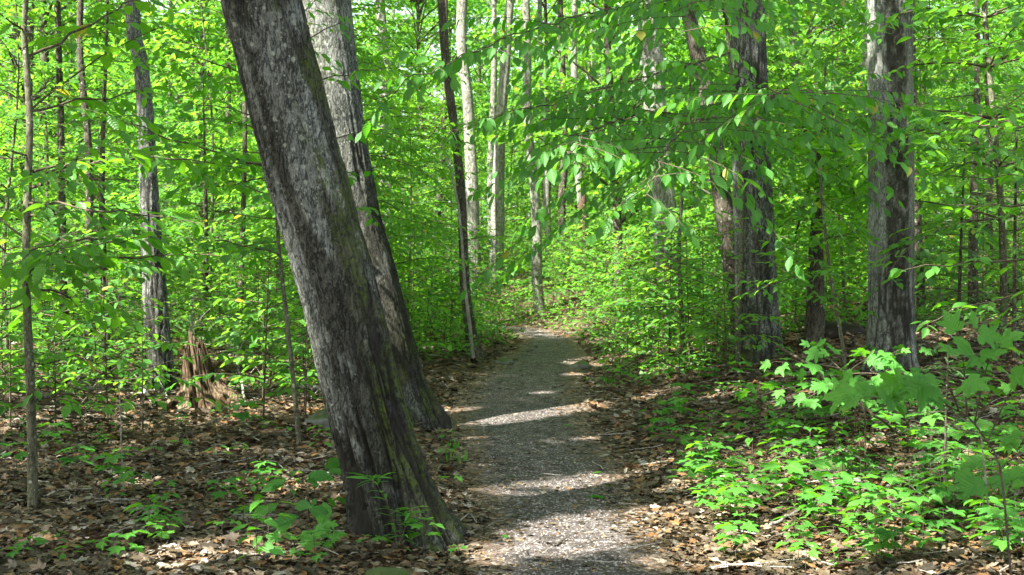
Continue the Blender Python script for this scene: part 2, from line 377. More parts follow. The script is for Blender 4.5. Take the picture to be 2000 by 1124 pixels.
def leaves(mb, T, P, D, N, L, rng, mi=0, rnd=None):
    P = np.asarray(P, float)
    if len(P) == 0: return
    D = nrm(D); N = np.asarray(N, float); N = nrm(N - (N * D).sum(-1, keepdims=True) * D); S = np.cross(N, D)
    V0, F4, F3 = T; L = np.broadcast_to(np.asarray(L, float), (len(P),)); wv = rng.uniform(.85, 1.15, len(P)); hv = rng.uniform(.3, 1.8, len(P))
    V = P[:, None] + L[:, None, None] * (V0[None, :, 0:1] * D[:, None] + (V0[None, :, 1:2] * wv[:, None, None]) * S[:, None] + (V0[None, :, 2:3] * hv[:, None, None]) * N[:, None])
    k = len(V0); off = (np.arange(len(P)) * k)[:, None, None]
    r = rng.random(len(P)) if rnd is None else rnd
    uv = np.tile(np.stack([V0[:, 0], V0[:, 1], 0 * V0[:, 0]], -1), (len(P), 1))
    mb.add(V.reshape(-1, 3), (F4[None] + off).reshape(-1, 4) if F4 is not None and len(F4) else None,
           (F3[None] + off).reshape(-1, 3) if F3 is not None and len(F3) else None, mi, np.repeat(r, k), uv)

UP = np.array([0, 0, 1.])
def curve(rng, p0, d0, length, droop, wig=.1, seg=None):
    n = seg or max(4, int(length / .18)); ds = length / n; d = nrm(np.array(d0, float)); p = np.array(p0, float); out = [p.copy()]
    for i in range(n):
        d = nrm(d + rng.normal(0, wig, 3) * ds ** .5 + np.array([0, 0, -droop]) * ds); p = p + d * ds; out.append(p.copy())
    return np.array(out)
def spray(mb, rng, pts, leafL, T, r0=.008, step=.048, gap=.12, ratio=.42, mi_leaf=0, mi_wood=1, twigs=True, start=.18, tilt=.3, keep=1.0, pitch=.3, k=4):
    """a branch along pts: side twigs in a flat fan with alternate leaves"""
    pts = np.asarray(pts, float); seg = np.linalg.norm(np.diff(pts, axis=0), axis=1); s = np.r_[0, np.cumsum(seg)]; Ltot = s[-1]
    tube(mb, pts, np.linspace(r0, max(.0018, r0 * .18), len(pts)), k, mi_wood)
    T_ = nrm(np.gradient(pts, axis=0)); P_, D_, N_ = [], [], []
    sd = 1
    for q in np.arange(start * Ltot, Ltot, gap):
        q = min(Ltot, q + rng.uniform(-.3, .3) * gap); sd = -sd
        b = np.array([np.interp(q, s, pts[:, i]) for i in range(3)]); t = nrm(np.array([np.interp(q, s, T_[:, i]) for i in range(3)]))
        lat = nrm(np.cross(UP, t) + 1e-6); f = q / Ltot
        tl = ratio * Ltot * (.35 + .65 * math.sin(math.pi * min(1, .25 + .75 * f))) * rng.uniform(.6, 1.25) * (1.05 - .45 * f)
        tl = max(tl, step * 1.5); a = math.radians(rng.uniform(38, 62))
        d = nrm(t * math.cos(a) + lat * sd * math.sin(a) + np.array([0, 0, rng.normal(.0, .13 if k == 4 else .26)]))
        m = max(2, int(tl / step)); u = (np.arange(m) + .6) * step
        bend = -.22 * (u / max(tl, .2)) ** 2 * tl
        pos = b + d * u[:, None] + np.c_[0 * u, 0 * u, bend]
        if twigs:
            pe = np.vstack([b, pos[::2] if m > 3 else pos]); tube(mb, pe, np.linspace(max(.0022, r0 * .3), .0012, len(pe)), 3, mi_wood)
        per = nrm(np.cross(UP, d)); alt = np.where(np.arange(m) % 2 == 0, 1., -1.)
        ang = np.radians(rng.uniform(22, 78, m)); ang[-1] *= .15
        ld = d * np.cos(ang)[:, None] + per * (alt * np.sin(ang))[:, None]; ld[:, 2] -= rng.normal(pitch, .22, m)
        P_.append(pos); D_.append(ld); N_.append(UP + rng.normal(0, tilt, (m, 3)))
    P_, D_, N_ = np.concatenate(P_), np.concatenate(D_), np.concatenate(N_)
    if keep < 1: w = rng.random(len(P_)) < keep; P_, D_, N_ = P_[w], D_[w], N_[w]
    L = leafL * rng.uniform(.6, 1.2, len(P_))
    leaves(mb, T, P_, D_, N_, L, rng, mi_leaf)

# ------------------------------------------------------------------ labels: which one is it
LANDMARKS = [(62, "dark sapling stem"), (300, "sunlit rough trunk"), (385, "rotten stump"), (690, "big leaning trunk"), (910, "crooked-foot trunk"),
             (1045, "path's far bend"), (1285, "bright-sided grey trunk"), (1475, "stout patchy trunk"), (1740, "dark-striped trunk")]
PENDING = {}
def later(o, kind_words, cat, group, x, y):
    PENDING.setdefault((kind_words, cat, group), []).append((o, CX + x / max(y, 1) * FPX, y))
ORD = ["nearest", "second", "third", "fourth", "fifth", "sixth", "seventh", "eighth", "ninth", "tenth"] + [f"{i}th" for i in range(11, 250)]
def finish_labels():
    for (kw, cat, group), rows in PENDING.items():
        by = {}
        for o, px, y in rows:
            lp, ln = min(LANDMARKS, key=lambda q: abs(q[0] - px)); by.setdefault((ln, px < lp), []).append((y, o))
        for (ln, left), v in by.items():
            v.sort(key=lambda q: q[0])
            for i, (y, o) in enumerate(v):
                tag(o, f"{kw}, {ORD[i]} one back, {'left' if left else 'right'} of {ln}", cat, group)

# ------------------------------------------------------------------ SETTING: ground and path
def grid_axis(fine0, fine1, step, lo, hi, grow=1.18):
    a = list(np.arange(fine0, fine1 + 1e-6, step)); s = step
    while a[-1] < hi: s *= grow; a.append(a[-1] + s)
    s = step
    while a[0] > lo: s *= grow; a.insert(0, a[0] - s)
    return np.array(a)
gx = grid_axis(-6, 7, .11, -320, 320); gy = grid_axis(3, 24, .13, -60, 600)
X, Y = np.meshgrid(gx, gy); Z = zg(X.ravel(), Y.ravel())
V = np.c_[X.ravel(), Y.ravel(), Z]; nx = len(gx); i, j = np.meshgrid(np.arange(len(gy) - 1), np.arange(nx - 1), indexing='ij'); q = (i * nx + j).ravel()
mb = MB(); mb.add(V, np.stack([q, q + 1, q + nx + 1, q + nx], -1))
tag(mb.build("forest_floor", 'soil'), kind="structure")

rng = np.random.default_rng(5)
ys = np.r_[np.arange(-6, 26, .12), np.arange(26, 46, .3)]; us = np.linspace(-1, 1, 19)
VV = []
for y in ys:
    w = float(path_w(y)); wl = w * (1 + .25 * (vnoise(np.array([[y * 1.1, 3, 0]]))[0] - .5)); wr = w * (1 + .3 * (vnoise(np.array([[y * 1.3, 9, 0]]))[0] - .5))
    x = path_x(y) + np.where(us < 0, us * wl, us * wr); yy = np.full(19, y)
    z = zg(x, yy) + .014 - .03 * (np.abs(us) > .97)
    VV.append(np.c_[x, yy, z])
VV = np.concatenate(VV); nn = 19; i, j = np.meshgrid(np.arange(len(ys) - 1), np.arange(nn - 1), indexing='ij'); q = (i * nn + j).ravel()
mb = MB(); mb.add(VV, np.stack([q, q + 1, q + nn + 1, q + nn], -1), rnd=np.tile(np.abs(us), len(ys)))
tag(mb.build("path", 'path'), kind="structure")

# ------------------------------------------------------------------ sun patches: gaps in the high canopy that let the sun reach these points
SX = nrm(np.cross(UP, SUN)); SY = np.cross(SUN, SX)
GAPS = []          # (a, b, radius) in the plane across the sun's rays
def gap3(p, r): GAPS.append((float(np.dot(p, SX)), float(np.dot(p, SY)), r + .13))
def gap(px, py, r): gap3(ground_pt(px, py), r)
for g in [(1090, 1035, .16), (1160, 1028, .24), (1235, 1020, .26), (1300, 1008, .22), (1210, 1050, .2), (1000, 1078, .2), (1060, 1070, .16), (1130, 1076, .12), (1360, 1030, .2),
          (1025, 932, .03), (930, 856, .02), (1150, 858, .06), (900, 803, .2), (1070, 768, .1), (1130, 733, .15), (1010, 700, .12), (1090, 655, .3),
          (1380, 1000, .3), (1540, 935, .3), (1600, 1085, .35), (1500, 1060, .32), (1800, 1085, .4), (1720, 1060, .3), (1700, 1000, .25), (1480, 900, .25), (1400, 1090, .3), (1880, 1100, .35), (1330, 900, .2), (1430, 860, .25), (1580, 900, .22), (1740, 860, .25), (1850, 900, .25), (1900, 1040, .22), (1650, 960, .2), (1960, 950, .25), (1560, 780, .3), (1300, 770, .25),
          (30, 830, .5), (110, 815, .6), (190, 815, .6), (260, 822, .5), (340, 808, .6), (420, 802, .6), (520, 796, .6), (600, 796, .6), (250, 788, .6),
          (285, 945, .1), (440, 948, .09), (400, 1090, .22), (500, 1085, .26), (1450, 760, .4), (1330, 720, .5), (1250, 690, .7), (1200, 660, .7), (1900, 660, .4), (1850, 650, .3),
          (900, 660, .8), (850, 680, .7), (500, 740, .8), (420, 700, .7), (640, 700, .7)]: gap(*g)
def trunk_gap(pts, d, r):
    for px, py in pts: gap3(at(px, py, d), r)
trunk_gap([(585, 540), (600, 600), (612, 660), (630, 740), (648, 820), (570, 470)], 7.5, .0)
trunk_gap([(x + dx, y) for x, y in [(600, -30), (602, 40), (612, 120), (622, 180), (634, 240), (650, 300), (664, 360), (690, 430), (722, 480)] for dx in (0, 25, 45)], 12.9, .28)
trunk_gap([(285, 480), (292, 560), (296, 620), (300, 700)], 16.0, .24)
trunk_gap([(952, 440), (955, 500), (957, 560), (915, 230), (912, 280)], 40., .6)
trunk_gap([(300, 455), (220, 455), (400, 440)], 7.9, .15)
trunk_gap([(250, 460), (60, 210), (860, 120), (760, 150), (700, 170), (1000, 240), (940, 100)], 8.5, .35)
trunk_gap([(1780, 740), (1750, 700), (1820, 760), (1900, 740)], 6., .2)
trunk_gap([(1180, 620), (1240, 590), (1310, 600), (1370, 570), (1220, 530), (1290, 520)], 21., .9)
trunk_gap([(860, 640), (930, 620), (990, 610), (1080, 590), (1150, 590)], 30., 1.3)
GAPS = np.array(GAPS)
def in_gap(P):
    a = P @ SX; b = P @ SY; out = np.zeros(len(P), bool)
    for ga, gb, r in GAPS: out |= (a - ga) ** 2 + (b - gb) ** 2 < r * r
    return out

# ------------------------------------------------------------------ trees
def trunk_axis(pts_px, d, H, lean_y=0.):
    """centre line and radius of a trunk whose outline in the photo is (px, py, width in px), listed from the foot up"""
    P = np.array([at(px, py, d) for px, py, w in pts_px]); R = np.array([w * d / FPX / 2 for px, py, w in pts_px])
    o = np.argsort(P[:, 2]); P, R = P[o], R[o]
    gz = zg1(P[0, 0], d)
    P = np.vstack([[P[0, 0], d, min(P[0, 2], gz) - .2], P]); R = np.r_[R[0] * 1.03, R]
    t = nrm(P[-1] - P[-2]); t = nrm(t * .6 + UP * .4)
    top = P[-1]; n = 6
    for q in range(1, n + 1):
        hh = (H - top[2]) * q / n
        if hh > 0: P = np.vstack([P, top + t / t[2] * hh]); R = np.r_[R, R[-1] * (1 - .11)]
    R[-1] = min(R[-1], .05)
    P[:, 1] += lean_y * (P[:, 2] - P[0, 2])
    return P, R
def resample(P, R, zs):
    zc = P[:, 2]
    # smooth interpolation (Catmull-Rom through z)
    out = np.stack([np.interp(zs, zc, P[:, 0]), np.interp(zs, zc, P[:, 1]), zs], -1)
    w = 9
    for c in (0, 1):
        pad = np.r_[2 * out[0, c] - out[w:0:-1, c], out[:, c], 2 * out[-1, c] - out[-2:-w - 2:-1, c]]
        out[:, c] = np.convolve(pad, np.ones(2 * w + 1) / (2 * w + 1), 'valid')
    return out, np.interp(zs, zc, R)
def bark_trunk(P, R, seed, k=96, zfine=4.6, dz=.012, amp=.012, flare=.25, lobes=5, masks=None, furrow=1.0):
    """a trunk with real furrows: radial relief on a dense tube; the part above the picture is coarser"""
    z0, z1 = P[0, 2], P[-1, 2]
    zs = np.r_[np.arange(z0, min(zfine, z1), dz), np.arange(min(zfine, z1), z1, .25)]
    cen, rad = resample(P, R, zs); T = nrm(np.gradient(cen, axis=0))
    th = np.arange(k) * 2 * math.pi / k; zz = (zs - z0)[:, None] + 0 * th
    TH = th[None] + 0 * zs[:, None]
    c, s = np.cos(TH), np.sin(TH); Rm = rad[:, None]
    tw = .05 * (zz * .25)
    q = np.stack([np.cos(TH + tw) * Rm * 22 * furrow, np.sin(TH + tw) * Rm * 22 * furrow, zz * 1.5 * furrow + seed], -1)
    wob = np.stack([vnoise(q * .6 + 7), vnoise(q * .6 + 31), vnoise(q * .3 + 61)], -1) - .5
    rough = sstep(.40, .62, fbm(q * np.array([.09, .09, .25]) + 40, 2) + .30 * sstep(2.2, .3, zz) - .04); f = fbm(q * .8 + wob * 2.6, 2); ridge = 1 - np.abs(2 * f - 1)                       # furrows along f=.5
    crack = sstep(.78, .95, ridge) * (.25 + .75 * rough)
    f2 = fbm(q * np.array([1.7, 1.7, 3.6]) + wob * 3 + 90, 2); crack2 = sstep(.82, .96, 1 - np.abs(2 * f2 - 1)) * (.4 + .6 * rough)
    plate = fbm(q * 1.7 + 11, 3) - .5
    low = fbm(np.stack([c * 1.1, s * 1.1, zz * .45 + seed], -1), 3) - .5
    disp = amp * (plate * 1.5 - crack * 1.3 - crack2 * .6) + low * Rm * .12
    hgt = np.clip(zz - .2, 0, None)
    lob = .55 + 1.3 * np.clip(np.cos(lobes * TH + seed), 0, 1) ** 1.5 + .6 * np.clip(np.sin((lobes - 2) * TH + seed * 2.1), 0, 1) ** 2
    disp = disp + Rm * flare * np.exp(-hgt / .17) * lob
    U = nrm(np.cross(np.array([0, 1., 0]), T)); W = np.cross(T, U)   # U is about +x, W about -y or +y
    rr = Rm + disp
    V = cen[:, None] + rr[..., None] * (c[..., None] * U[:, None] + s[..., None] * W[:, None])
    n = len(zs); i = np.arange(n - 1)[:, None] * k; j = np.arange(k)[None]; j2 = (j + 1) % k
    F = np.stack([i + j, i + j2, i + k + j2, i + k + j], -1).reshape(-1, 4)
    nx_ = (c[..., None] * U[:, None] + s[..., None] * W[:, None])
    ex = dict(crack=np.maximum(crack, .6 * crack2).ravel())
    mk = masks(nx_, zz, V, q) if masks else {}
    for name in ('stain', 'moss'): ex[name] = np.clip(mk.get(name, np.zeros_like(zz)), 0, 1).ravel()
    return V.reshape(-1, 3), F, ex
def crown_clumps(mb, rng, centre, rx, rz, nclump, nleaf, size, T=T_FAR, cull=True, cr=.75, shape=.5):
    """a crown as many flat leaf clumps, with gaps between"""
    P_, D_, N_ = [], [], []
    u = rng.normal(0, 1, (nclump, 3)); u = nrm(u) * rng.random((nclump, 1)) ** .38
    cc = centre + u * np.array([rx, rx, rz])
    for c in cc:
        r = cr * rng.uniform(.6, 1.3); m = int(nleaf * rng.uniform(.6, 1.3))
        v = nrm(rng.normal(0, 1, (m, 3))) * rng.random((m, 1)) ** .5 * np.array([r, r, r * shape])
        v[:, 2] -= .12 * (v[:, 0] ** 2 + v[:, 1] ** 2)
        a = rng.uniform(0, 2 * math.pi, m)
        P_.append(c + v); D_.append(np.c_[np.cos(a), np.sin(a), rng.normal(-.3, .25, m)]); N_.append(UP + rng.normal(0, .38, (m, 3)))
    P_, D_, N_ = np.concatenate(P_), np.concatenate(D_), np.concatenate(N_)
    if cull: w = ~in_gap(P_); P_, D_, N_ = P_[w], D_[w], N_[w]
    leaves(mb, T, P_, D_, N_, size * rng.uniform(.6, 1.3, len(P_)), rng, 0)
    return cc
def limbs(mb, rng, P, R, cc, n, mi=0):
    """limbs from the trunk out to some of the crown's clumps"""
    z0, z1 = P[0, 2], P[-1, 2]
    for c in cc[rng.permutation(len(cc))[:n]]:
        zb = max(P[1, 2] + 3.0, min(z1 - .3, c[2] - rng.uniform(.6, 2.2)))
        b = np.array([np.interp(zb, P[:, 2], P[:, 0]), np.interp(zb, P[:, 2], P[:, 1]), zb]); r = np.interp(zb, P[:, 2], R)
        m = b * .5 + c * .5 + np.array([0, 0, rng.uniform(-.3, .4)])
        t = np.linspace(0, 1, 6)[:, None]; pts = (1 - t) ** 2 * b + 2 * t * (1 - t) * m + t * t * c
        tube(mb, pts, np.linspace(min(.09, r * .5), .015, 6), 5, mi)

def local(V, base): return V - base
def make_big_tree(label, pts, bark='bark_grey', d=None, H=17., seed=0, hero=False, masks=None, k=96, dz=.012, amp=.012, flare=.25, lobes=5, crown=(3.4, 3.4, 45, 60, .17), crown_z=None, name="tree", cat="tree", furrow=1.0, extra=None, lean_y=0., group="tall trees along the path"):
    rng = np.random.default_rng(1000 + seed)
    d = d or hit(pts[0][0], pts[0][1]); P, R = trunk_axis(pts, d, H, lean_y); base = np.array([P[0, 0], P[0, 1], P[0, 2] + .2])
    root = empty(name, base); tag(root, label, cat, group)
    mb = MB(); ex = None
    if hero:
        V, F, ex = bark_trunk(P, R, seed * 3.7, k, dz=dz, amp=amp, flare=flare, lobes=lobes, masks=masks, furrow=furrow)
        mb.add(V - base, F); n0 = mb.n
    else:
        zs = np.r_[np.arange(P[0, 2], P[0, 2] + 1.4, .12), np.linspace(P[0, 2] + 1.5, H, 46)]; zs = zs[zs <= P[-1, 2]]
        c, r = resample(P, R, zs); kk = 16; th = np.arange(kk) * 2 * math.pi / kk
        zz = zs - P[0, 2]; c[:, 0] += .06 * (fbm(np.c_[zz * .35, 0 * zz + seed, 0 * zz], 2) - .5) * np.minimum(zz, 4)
        rr = r[:, None] * (1 + .16 * (fbm(np.stack([np.cos(th)[None] * 1.3 + 0 * zz[:, None], np.sin(th)[None] * 1.3 + 0 * zz[:, None], zz[:, None] * .8 + seed + 0 * th], -1), 3) - .5) * 2 + flare * np.exp(-np.clip(zz - .2, 0, None) / .25)[:, None] * (1 + .5 * np.cos(lobes * th + seed))[None])
        Vt = np.stack([c[:, None, 0] + rr * np.cos(th), c[:, None, 1] + rr * np.sin(th), zs[:, None] + 0 * rr], -1).reshape(-1, 3)
        i = np.arange(len(zs) - 1)[:, None] * kk; j = np.arange(kk)[None]; j2 = (j + 1) % kk
        mb.add(Vt - base, np.stack([i + j, i + j2, i + kk + j2, i + kk + j], -1).reshape(-1, 4))
    mc = MB(); rx, rz, nc, nl, ls = crown
    ctr = P[-1] - np.array([0, 0, rz * .75]) if crown_z is None else np.array([P[-1, 0], P[-1, 1], crown_z])
    cc = crown_clumps(mc, rng, ctr, rx, rz, nc, nl, ls)
    limbs(mb, rng, P - base, R, cc - base, 12)
    if extra: extra(mb, mc, rng, base, P, R)
    mc.V = [v - base for v in mc.V]
    if ex: ex = {q: np.r_[v, np.zeros(mb.n - len(v))] for q, v in ex.items()}
    mb.build("trunk", bark, root, extra=ex); mc.build("crown", ['canopy', 'twig'], root)
    return root

def m_lean(n, zz, V, q):
    ax = V[..., 0] + .34 * V[..., 2]
    f = fbm(np.stack([ax * 5.5, V[..., 1] * 5.5, V[..., 2] * .8 + 3], -1), 4)
    g = fbm(np.stack([ax * 10, V[..., 1] * 10, V[..., 2] * 4 + 9], -1), 3)
    right, front = n[..., 0], -n[..., 1]
    band = .20 * np.exp(-((right + .40 - .05 * np.sin(zz * 1.3)) / .15) ** 2) + .16 * sstep(.25, .6, right)
    stain = sstep(.47, .56, f - .02 + band + .10 * sstep(.8, .2, zz)) * sstep(.28, .46, g + .1)
    moss = sstep(.15, .6, right) * sstep(.36, .56, g) * .9 + sstep(1.3, .1, zz) * sstep(.0, .5, right) * sstep(.35, .55, g) * 1.2 + sstep(.42, .1, zz) * .55 * sstep(.4, .6, g)
    return dict(stain=stain * .9, moss=moss)
def m_second(n, zz, V, q):
    f = fbm(np.stack([V[..., 0] * 2, V[..., 1] * 2, V[..., 2] * .8 + 5], -1), 4); g = fbm(V * np.array([6, 6, 3.]), 3)
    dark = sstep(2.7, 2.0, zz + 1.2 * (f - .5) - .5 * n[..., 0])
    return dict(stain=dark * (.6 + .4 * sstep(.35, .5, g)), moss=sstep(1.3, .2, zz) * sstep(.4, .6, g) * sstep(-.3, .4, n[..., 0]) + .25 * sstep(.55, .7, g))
def m_stripe(n, zz, V, q):
    f = fbm(np.stack([V[..., 0] * 6, V[..., 1] * 6, V[..., 2] * 2.4], -1), 4); g = fbm(V * np.array([22, 22, 16.]), 3)
    a = np.exp(-((n[..., 0] - .04) / .60) ** 4) * (n[..., 1] < .2)
    st = sstep(.55, .75, a + 1.3 * (f - .5)) * (.55 + .45 * sstep(.38, .55, g))
    return dict(stain=st, moss=sstep(.5, .1, zz) * .35)
def m_double(n, zz, V, q):
    f = fbm(np.stack([V[..., 0] * 4, V[..., 1] * 4, V[..., 2] * 1.2], -1), 4); g = fbm(V * np.array([9, 9, 5.]), 3)
    return dict(stain=sstep(.5, .62, f - .07 + .28 * sstep(1.3, .4, zz)) * .75 * sstep(.3, .5, g), moss=sstep(.45, .1, zz) * sstep(.4, .6, g) + .35 * sstep(.0, -.7, n[..., 0]) * sstep(.5, .65, g))

CANOPY = (3.6, 3.2, 56, 95, .19)
make_big_tree("big furrowed grey trunk leaning left beside the path, moss on its foot", [(782, 1060, 172), (772, 1000, 166), (745, 900, 158), (715, 800, 152), (688, 680, 152), (661, 562, 153), (622, 430, 155), (586, 300, 157), (549, 150, 156), (511, 0, 155)],
              'bark_hero', hit(782, 1052), 15., 1, True, m_lean, 220, .008, .021, .42, 4, CANOPY, name="leaning_tree")
make_big_tree("mossy leaning trunk half hidden behind the big leaning one, sunlit above", [(800, 826, 104), (768, 700, 98), (738, 580, 98), (692, 420, 100), (666, 280, 104), (645, 120, 106), (632, 0, 106)],
              'bark_hero', None, 16., 2, True, m_second, 130, .012, .013, .32, 5, CANOPY, name="leaning_tree")
make_big_tree("straight grey trunk with a wide dark stripe facing the path", [(1740, 724, 94), (1740, 600, 88), (1741, 400, 87), (1740, 200, 87), (1739, 0, 87)],
              'bark_smooth', None, 17., 3, True, m_stripe, 110, .014, .0016, .16, 6, CANOPY, furrow=1.4)
make_big_tree("stout grey trunk with patchy peeling bark behind the leafy saplings", [(1482, 702, 86), (1479, 600, 82), (1470, 400, 77), (1463, 200, 74), (1461, 0, 66)],
              'bark_hero', None, 17., 4, True, m_double, 100, .016, .009, .22, 5, CANOPY)
make_big_tree("rough trunk with its left flank in the sun, behind the rotten stump", [(312, 764, 58), (310, 700, 52), (303, 600, 48), (297, 500, 43), (290, 350, 37), (283, 200, 32), (262, 20, 28)],
              'bark_hero', None, 17., 5, True, m_double, 72, .03, .010, .2, 5, CANOPY)
SM = (2.8, 3.2, 30, 70, .17)
make_big_tree("dark slim trunk with a crooked foot on the path's edge", [(928, 697, 26), (915, 640, 20), (905, 560, 19), (896, 430, 18), (886, 250, 17), (874, 60, 16), (868, 0, 16)], 'bark_dark', None, 14., 6, flare=.7, lobes=3, crown=SM)
make_big_tree("pale grey mottled trunk just beyond the dark crooked-foot trunk", [(936, 606, 31), (931, 570, 29), (924, 470, 27), (915, 330, 24), (909, 180, 21), (905, 0, 20)], 'bark_grey', 38., 20., 7, crown=SM, crown_z=16)
make_big_tree("grey trunk with one side brightly sunlit, above the path's bend", [(967, 609, 31), (969, 540, 28), (972, 430, 27), (979, 300, 22), (985, 160, 20), (991, 70, 18), (996, 0, 17)], 'bark_grey', 39., 20., 8, crown=SM, crown_z=16)
make_big_tree("slightly bowed grey trunk standing where the path bends away", [(1058, 634, 23), (1053, 570, 21), (1043, 440, 20), (1042, 320, 18), (1036, 190, 17), (1028, 70, 15), (1022, 0, 15)], 'bark_grey', 33., 20., 9, crown=SM, crown_z=16)
make_big_tree("straight brown-grey trunk, slim, right of the bowed trunk", [(1098, 602, 18), (1098, 500, 16), (1099, 300, 14), (1096, 100, 13)], 'bark_dark', 42., 20., 10, crown=SM, crown_z=16)
make_big_tree("pale slim trunk in sunlight beside the broken reddish trunk", [(1141, 600, 20), (1136, 480, 17), (1131, 330, 15), (1126, 180, 14), (1122, 60, 12)], 'bark_grey', 44., 20., 11, crown=SM, crown_z=16)
make_big_tree("grey trunk with a bright side behind the beech leaves", [(1322, 580, 52), (1308, 480, 50), (1290, 350, 47), (1276, 200, 46), (1262, 40, 45)], 'bark_grey', 24., 18., 12, crown=CANOPY)
make_big_tree("dark smooth trunk leaning across behind the beech leaves", [(1450, 640, 38), (1428, 450, 36), (1408, 380, 35), (1385, 250, 35), (1358, 110, 32), (1340, 40, 30)], 'bark_dark', 18.5, 13., 13, crown=SM)
make_big_tree("short-looking dark trunk under leaves between the two stout trunks", [(1590, 668, 36), (1590, 600, 33), (1592, 520, 30), (1596, 430, 22), (1604, 330, 14), (1612, 250, 8)], 'bark_dark', None, 4.6, 14, crown=(1.4, 1.3, 46, 60, .13), crown_z=3.2)
make_big_tree("dark trunk peeping out behind the dark-striped trunk", [(1796, 640, 26), (1792, 520, 24), (1788, 380, 23), (1783, 200, 22), (1778, 0, 20)], 'bark_dark', 20., 16., 15, crown=SM)
make_big_tree("slim straight trunk among the hemlock branches up the bank", [(1935, 600, 16), (1932, 450, 14), (1930, 250, 12), (1926, 60, 10)], 'bark_dark', 24., 16., 16, crown=SM)
make_big_tree("grey trunk high between the leaning trunk and the path gap", [(770, 600, 30), (760, 420, 27), (750, 230, 24), (742, 60, 20), (736, 0, 19)], 'bark_grey', 30., 19., 17, crown=SM)
make_big_tree("pale trunk rising close left of the dark-striped trunk", [(1716, 560, 20), (1702, 300, 18), (1692, 140, 16), (1686, 0, 14)], 'bark_grey', 30., 18., 18, crown=SM)
make_big_tree("thin dark trunk left of the big leaning trunk's upper part", [(453, 650, 15), (451, 450, 14), (448, 300, 12), (445, 160, 11)], 'bark_dark', 30., 17., 19, crown=SM)
make_big_tree("dark trunk right of the thin sapling stem", [(128, 700, 17), (127, 560, 15), (125, 430, 14), (118, 200, 13), (112, 0, 12)], 'bark_dark', 20., 16., 20, crown=SM)
make_big_tree("brown slim trunk behind the heap of dead branches", [(172, 770, 20), (170, 640, 17), (170, 500, 15), (164, 250, 14), (158, 0, 12)], 'bark_dark', 19., 16., 21, crown=SM)
make_big_tree("thin brown trunk between sunlit rough trunk and leaning trunk", [(462, 690, 14), (468, 600, 12), (476, 500, 11), (478, 300, 9)], 'bark_dark', 21., 12., 22, crown=SM)
make_big_tree("thin pale trunk close behind the one-side sunlit trunk", [(952, 604, 17), (956, 450, 15), (962, 300, 13), (966, 100, 11)], 'bark_grey', 46., 20., 25, crown=SM, crown_z=16)
make_big_tree("slender grey trunk between bowed trunk and brown-grey trunk", [(1076, 606, 15), (1071, 450, 13), (1066, 300, 12), (1060, 100, 10)], 'bark_grey', 40., 20., 26, crown=SM, crown_z=16)
make_big_tree("thin dark trunk far beyond the leaning dark trunk", [(1075, 590, 12), (1073, 450, 11), (1070, 300, 9)], 'bark_dark', 48., 18., 23, crown=SM, crown_z=15)
make_big_tree("distant thin trunk left of the pale mottled trunk", [(850, 600, 13), (856, 430, 12), (866, 200, 10)], 'bark_dark', 46., 18., 24, crown=SM, crown_z=15)

# high trees standing outside the view whose crowns shade the ground and path
rng = np.random.default_rng(41)
spots = [(-7.5, 5), (-11, 9.5), (-6.5, 12.5), (-13, 4), (-8.5, -1.), (-4.4, 1.2), (-3.6, -2.5), (7, 8.5), (8.5, 14), (-17, 6), (-9.5, 2), (-5.3, 9), (-9, 7), (-8.8, 13.5), (-7.8, 16), (-14, 8), (-12, -1), (-5.5, 5.5), (-9.5, 10.5), (-7.5, -3), (-6, 0), (-9.5, -5.5), (-5.5, -6), (-13, -5), (-8, -9), (-3, -8)]
for i, (x, y) in enumerate(spots):
    y0 = max(y, 3.); base = np.array([x, y, zg1(x, y)])
    root = empty("tree", base); tag(root, "tall grey tree outside the view, its high crown shading the path", "tree", "shade trees outside the view")
    H = rng.uniform(15, 18); zs = np.linspace(-.2, H, 24); r = np.interp(zs, [-.2, .3, H], [.28, .21, .05]) * rng.uniform(.8, 1.2)
    c = np.c_[.02 * zs * rng.normal(), .02 * zs * rng.normal(), zs]
    mb = MB(); tube(mb, c, r, 14); mc = MB(); cc = crown_clumps(mc, rng, base + c[-1] - np.array([0, 0, 2.2]), 3.8, 3.0, 58, 100, .19)
    limbs(mb, rng, c, r, cc - base, 10); mc.V = [v - base for v in mc.V]
    mb.build("trunk", 'bark_grey', root); mc.build("crown", ['canopy', 'twig'], root)

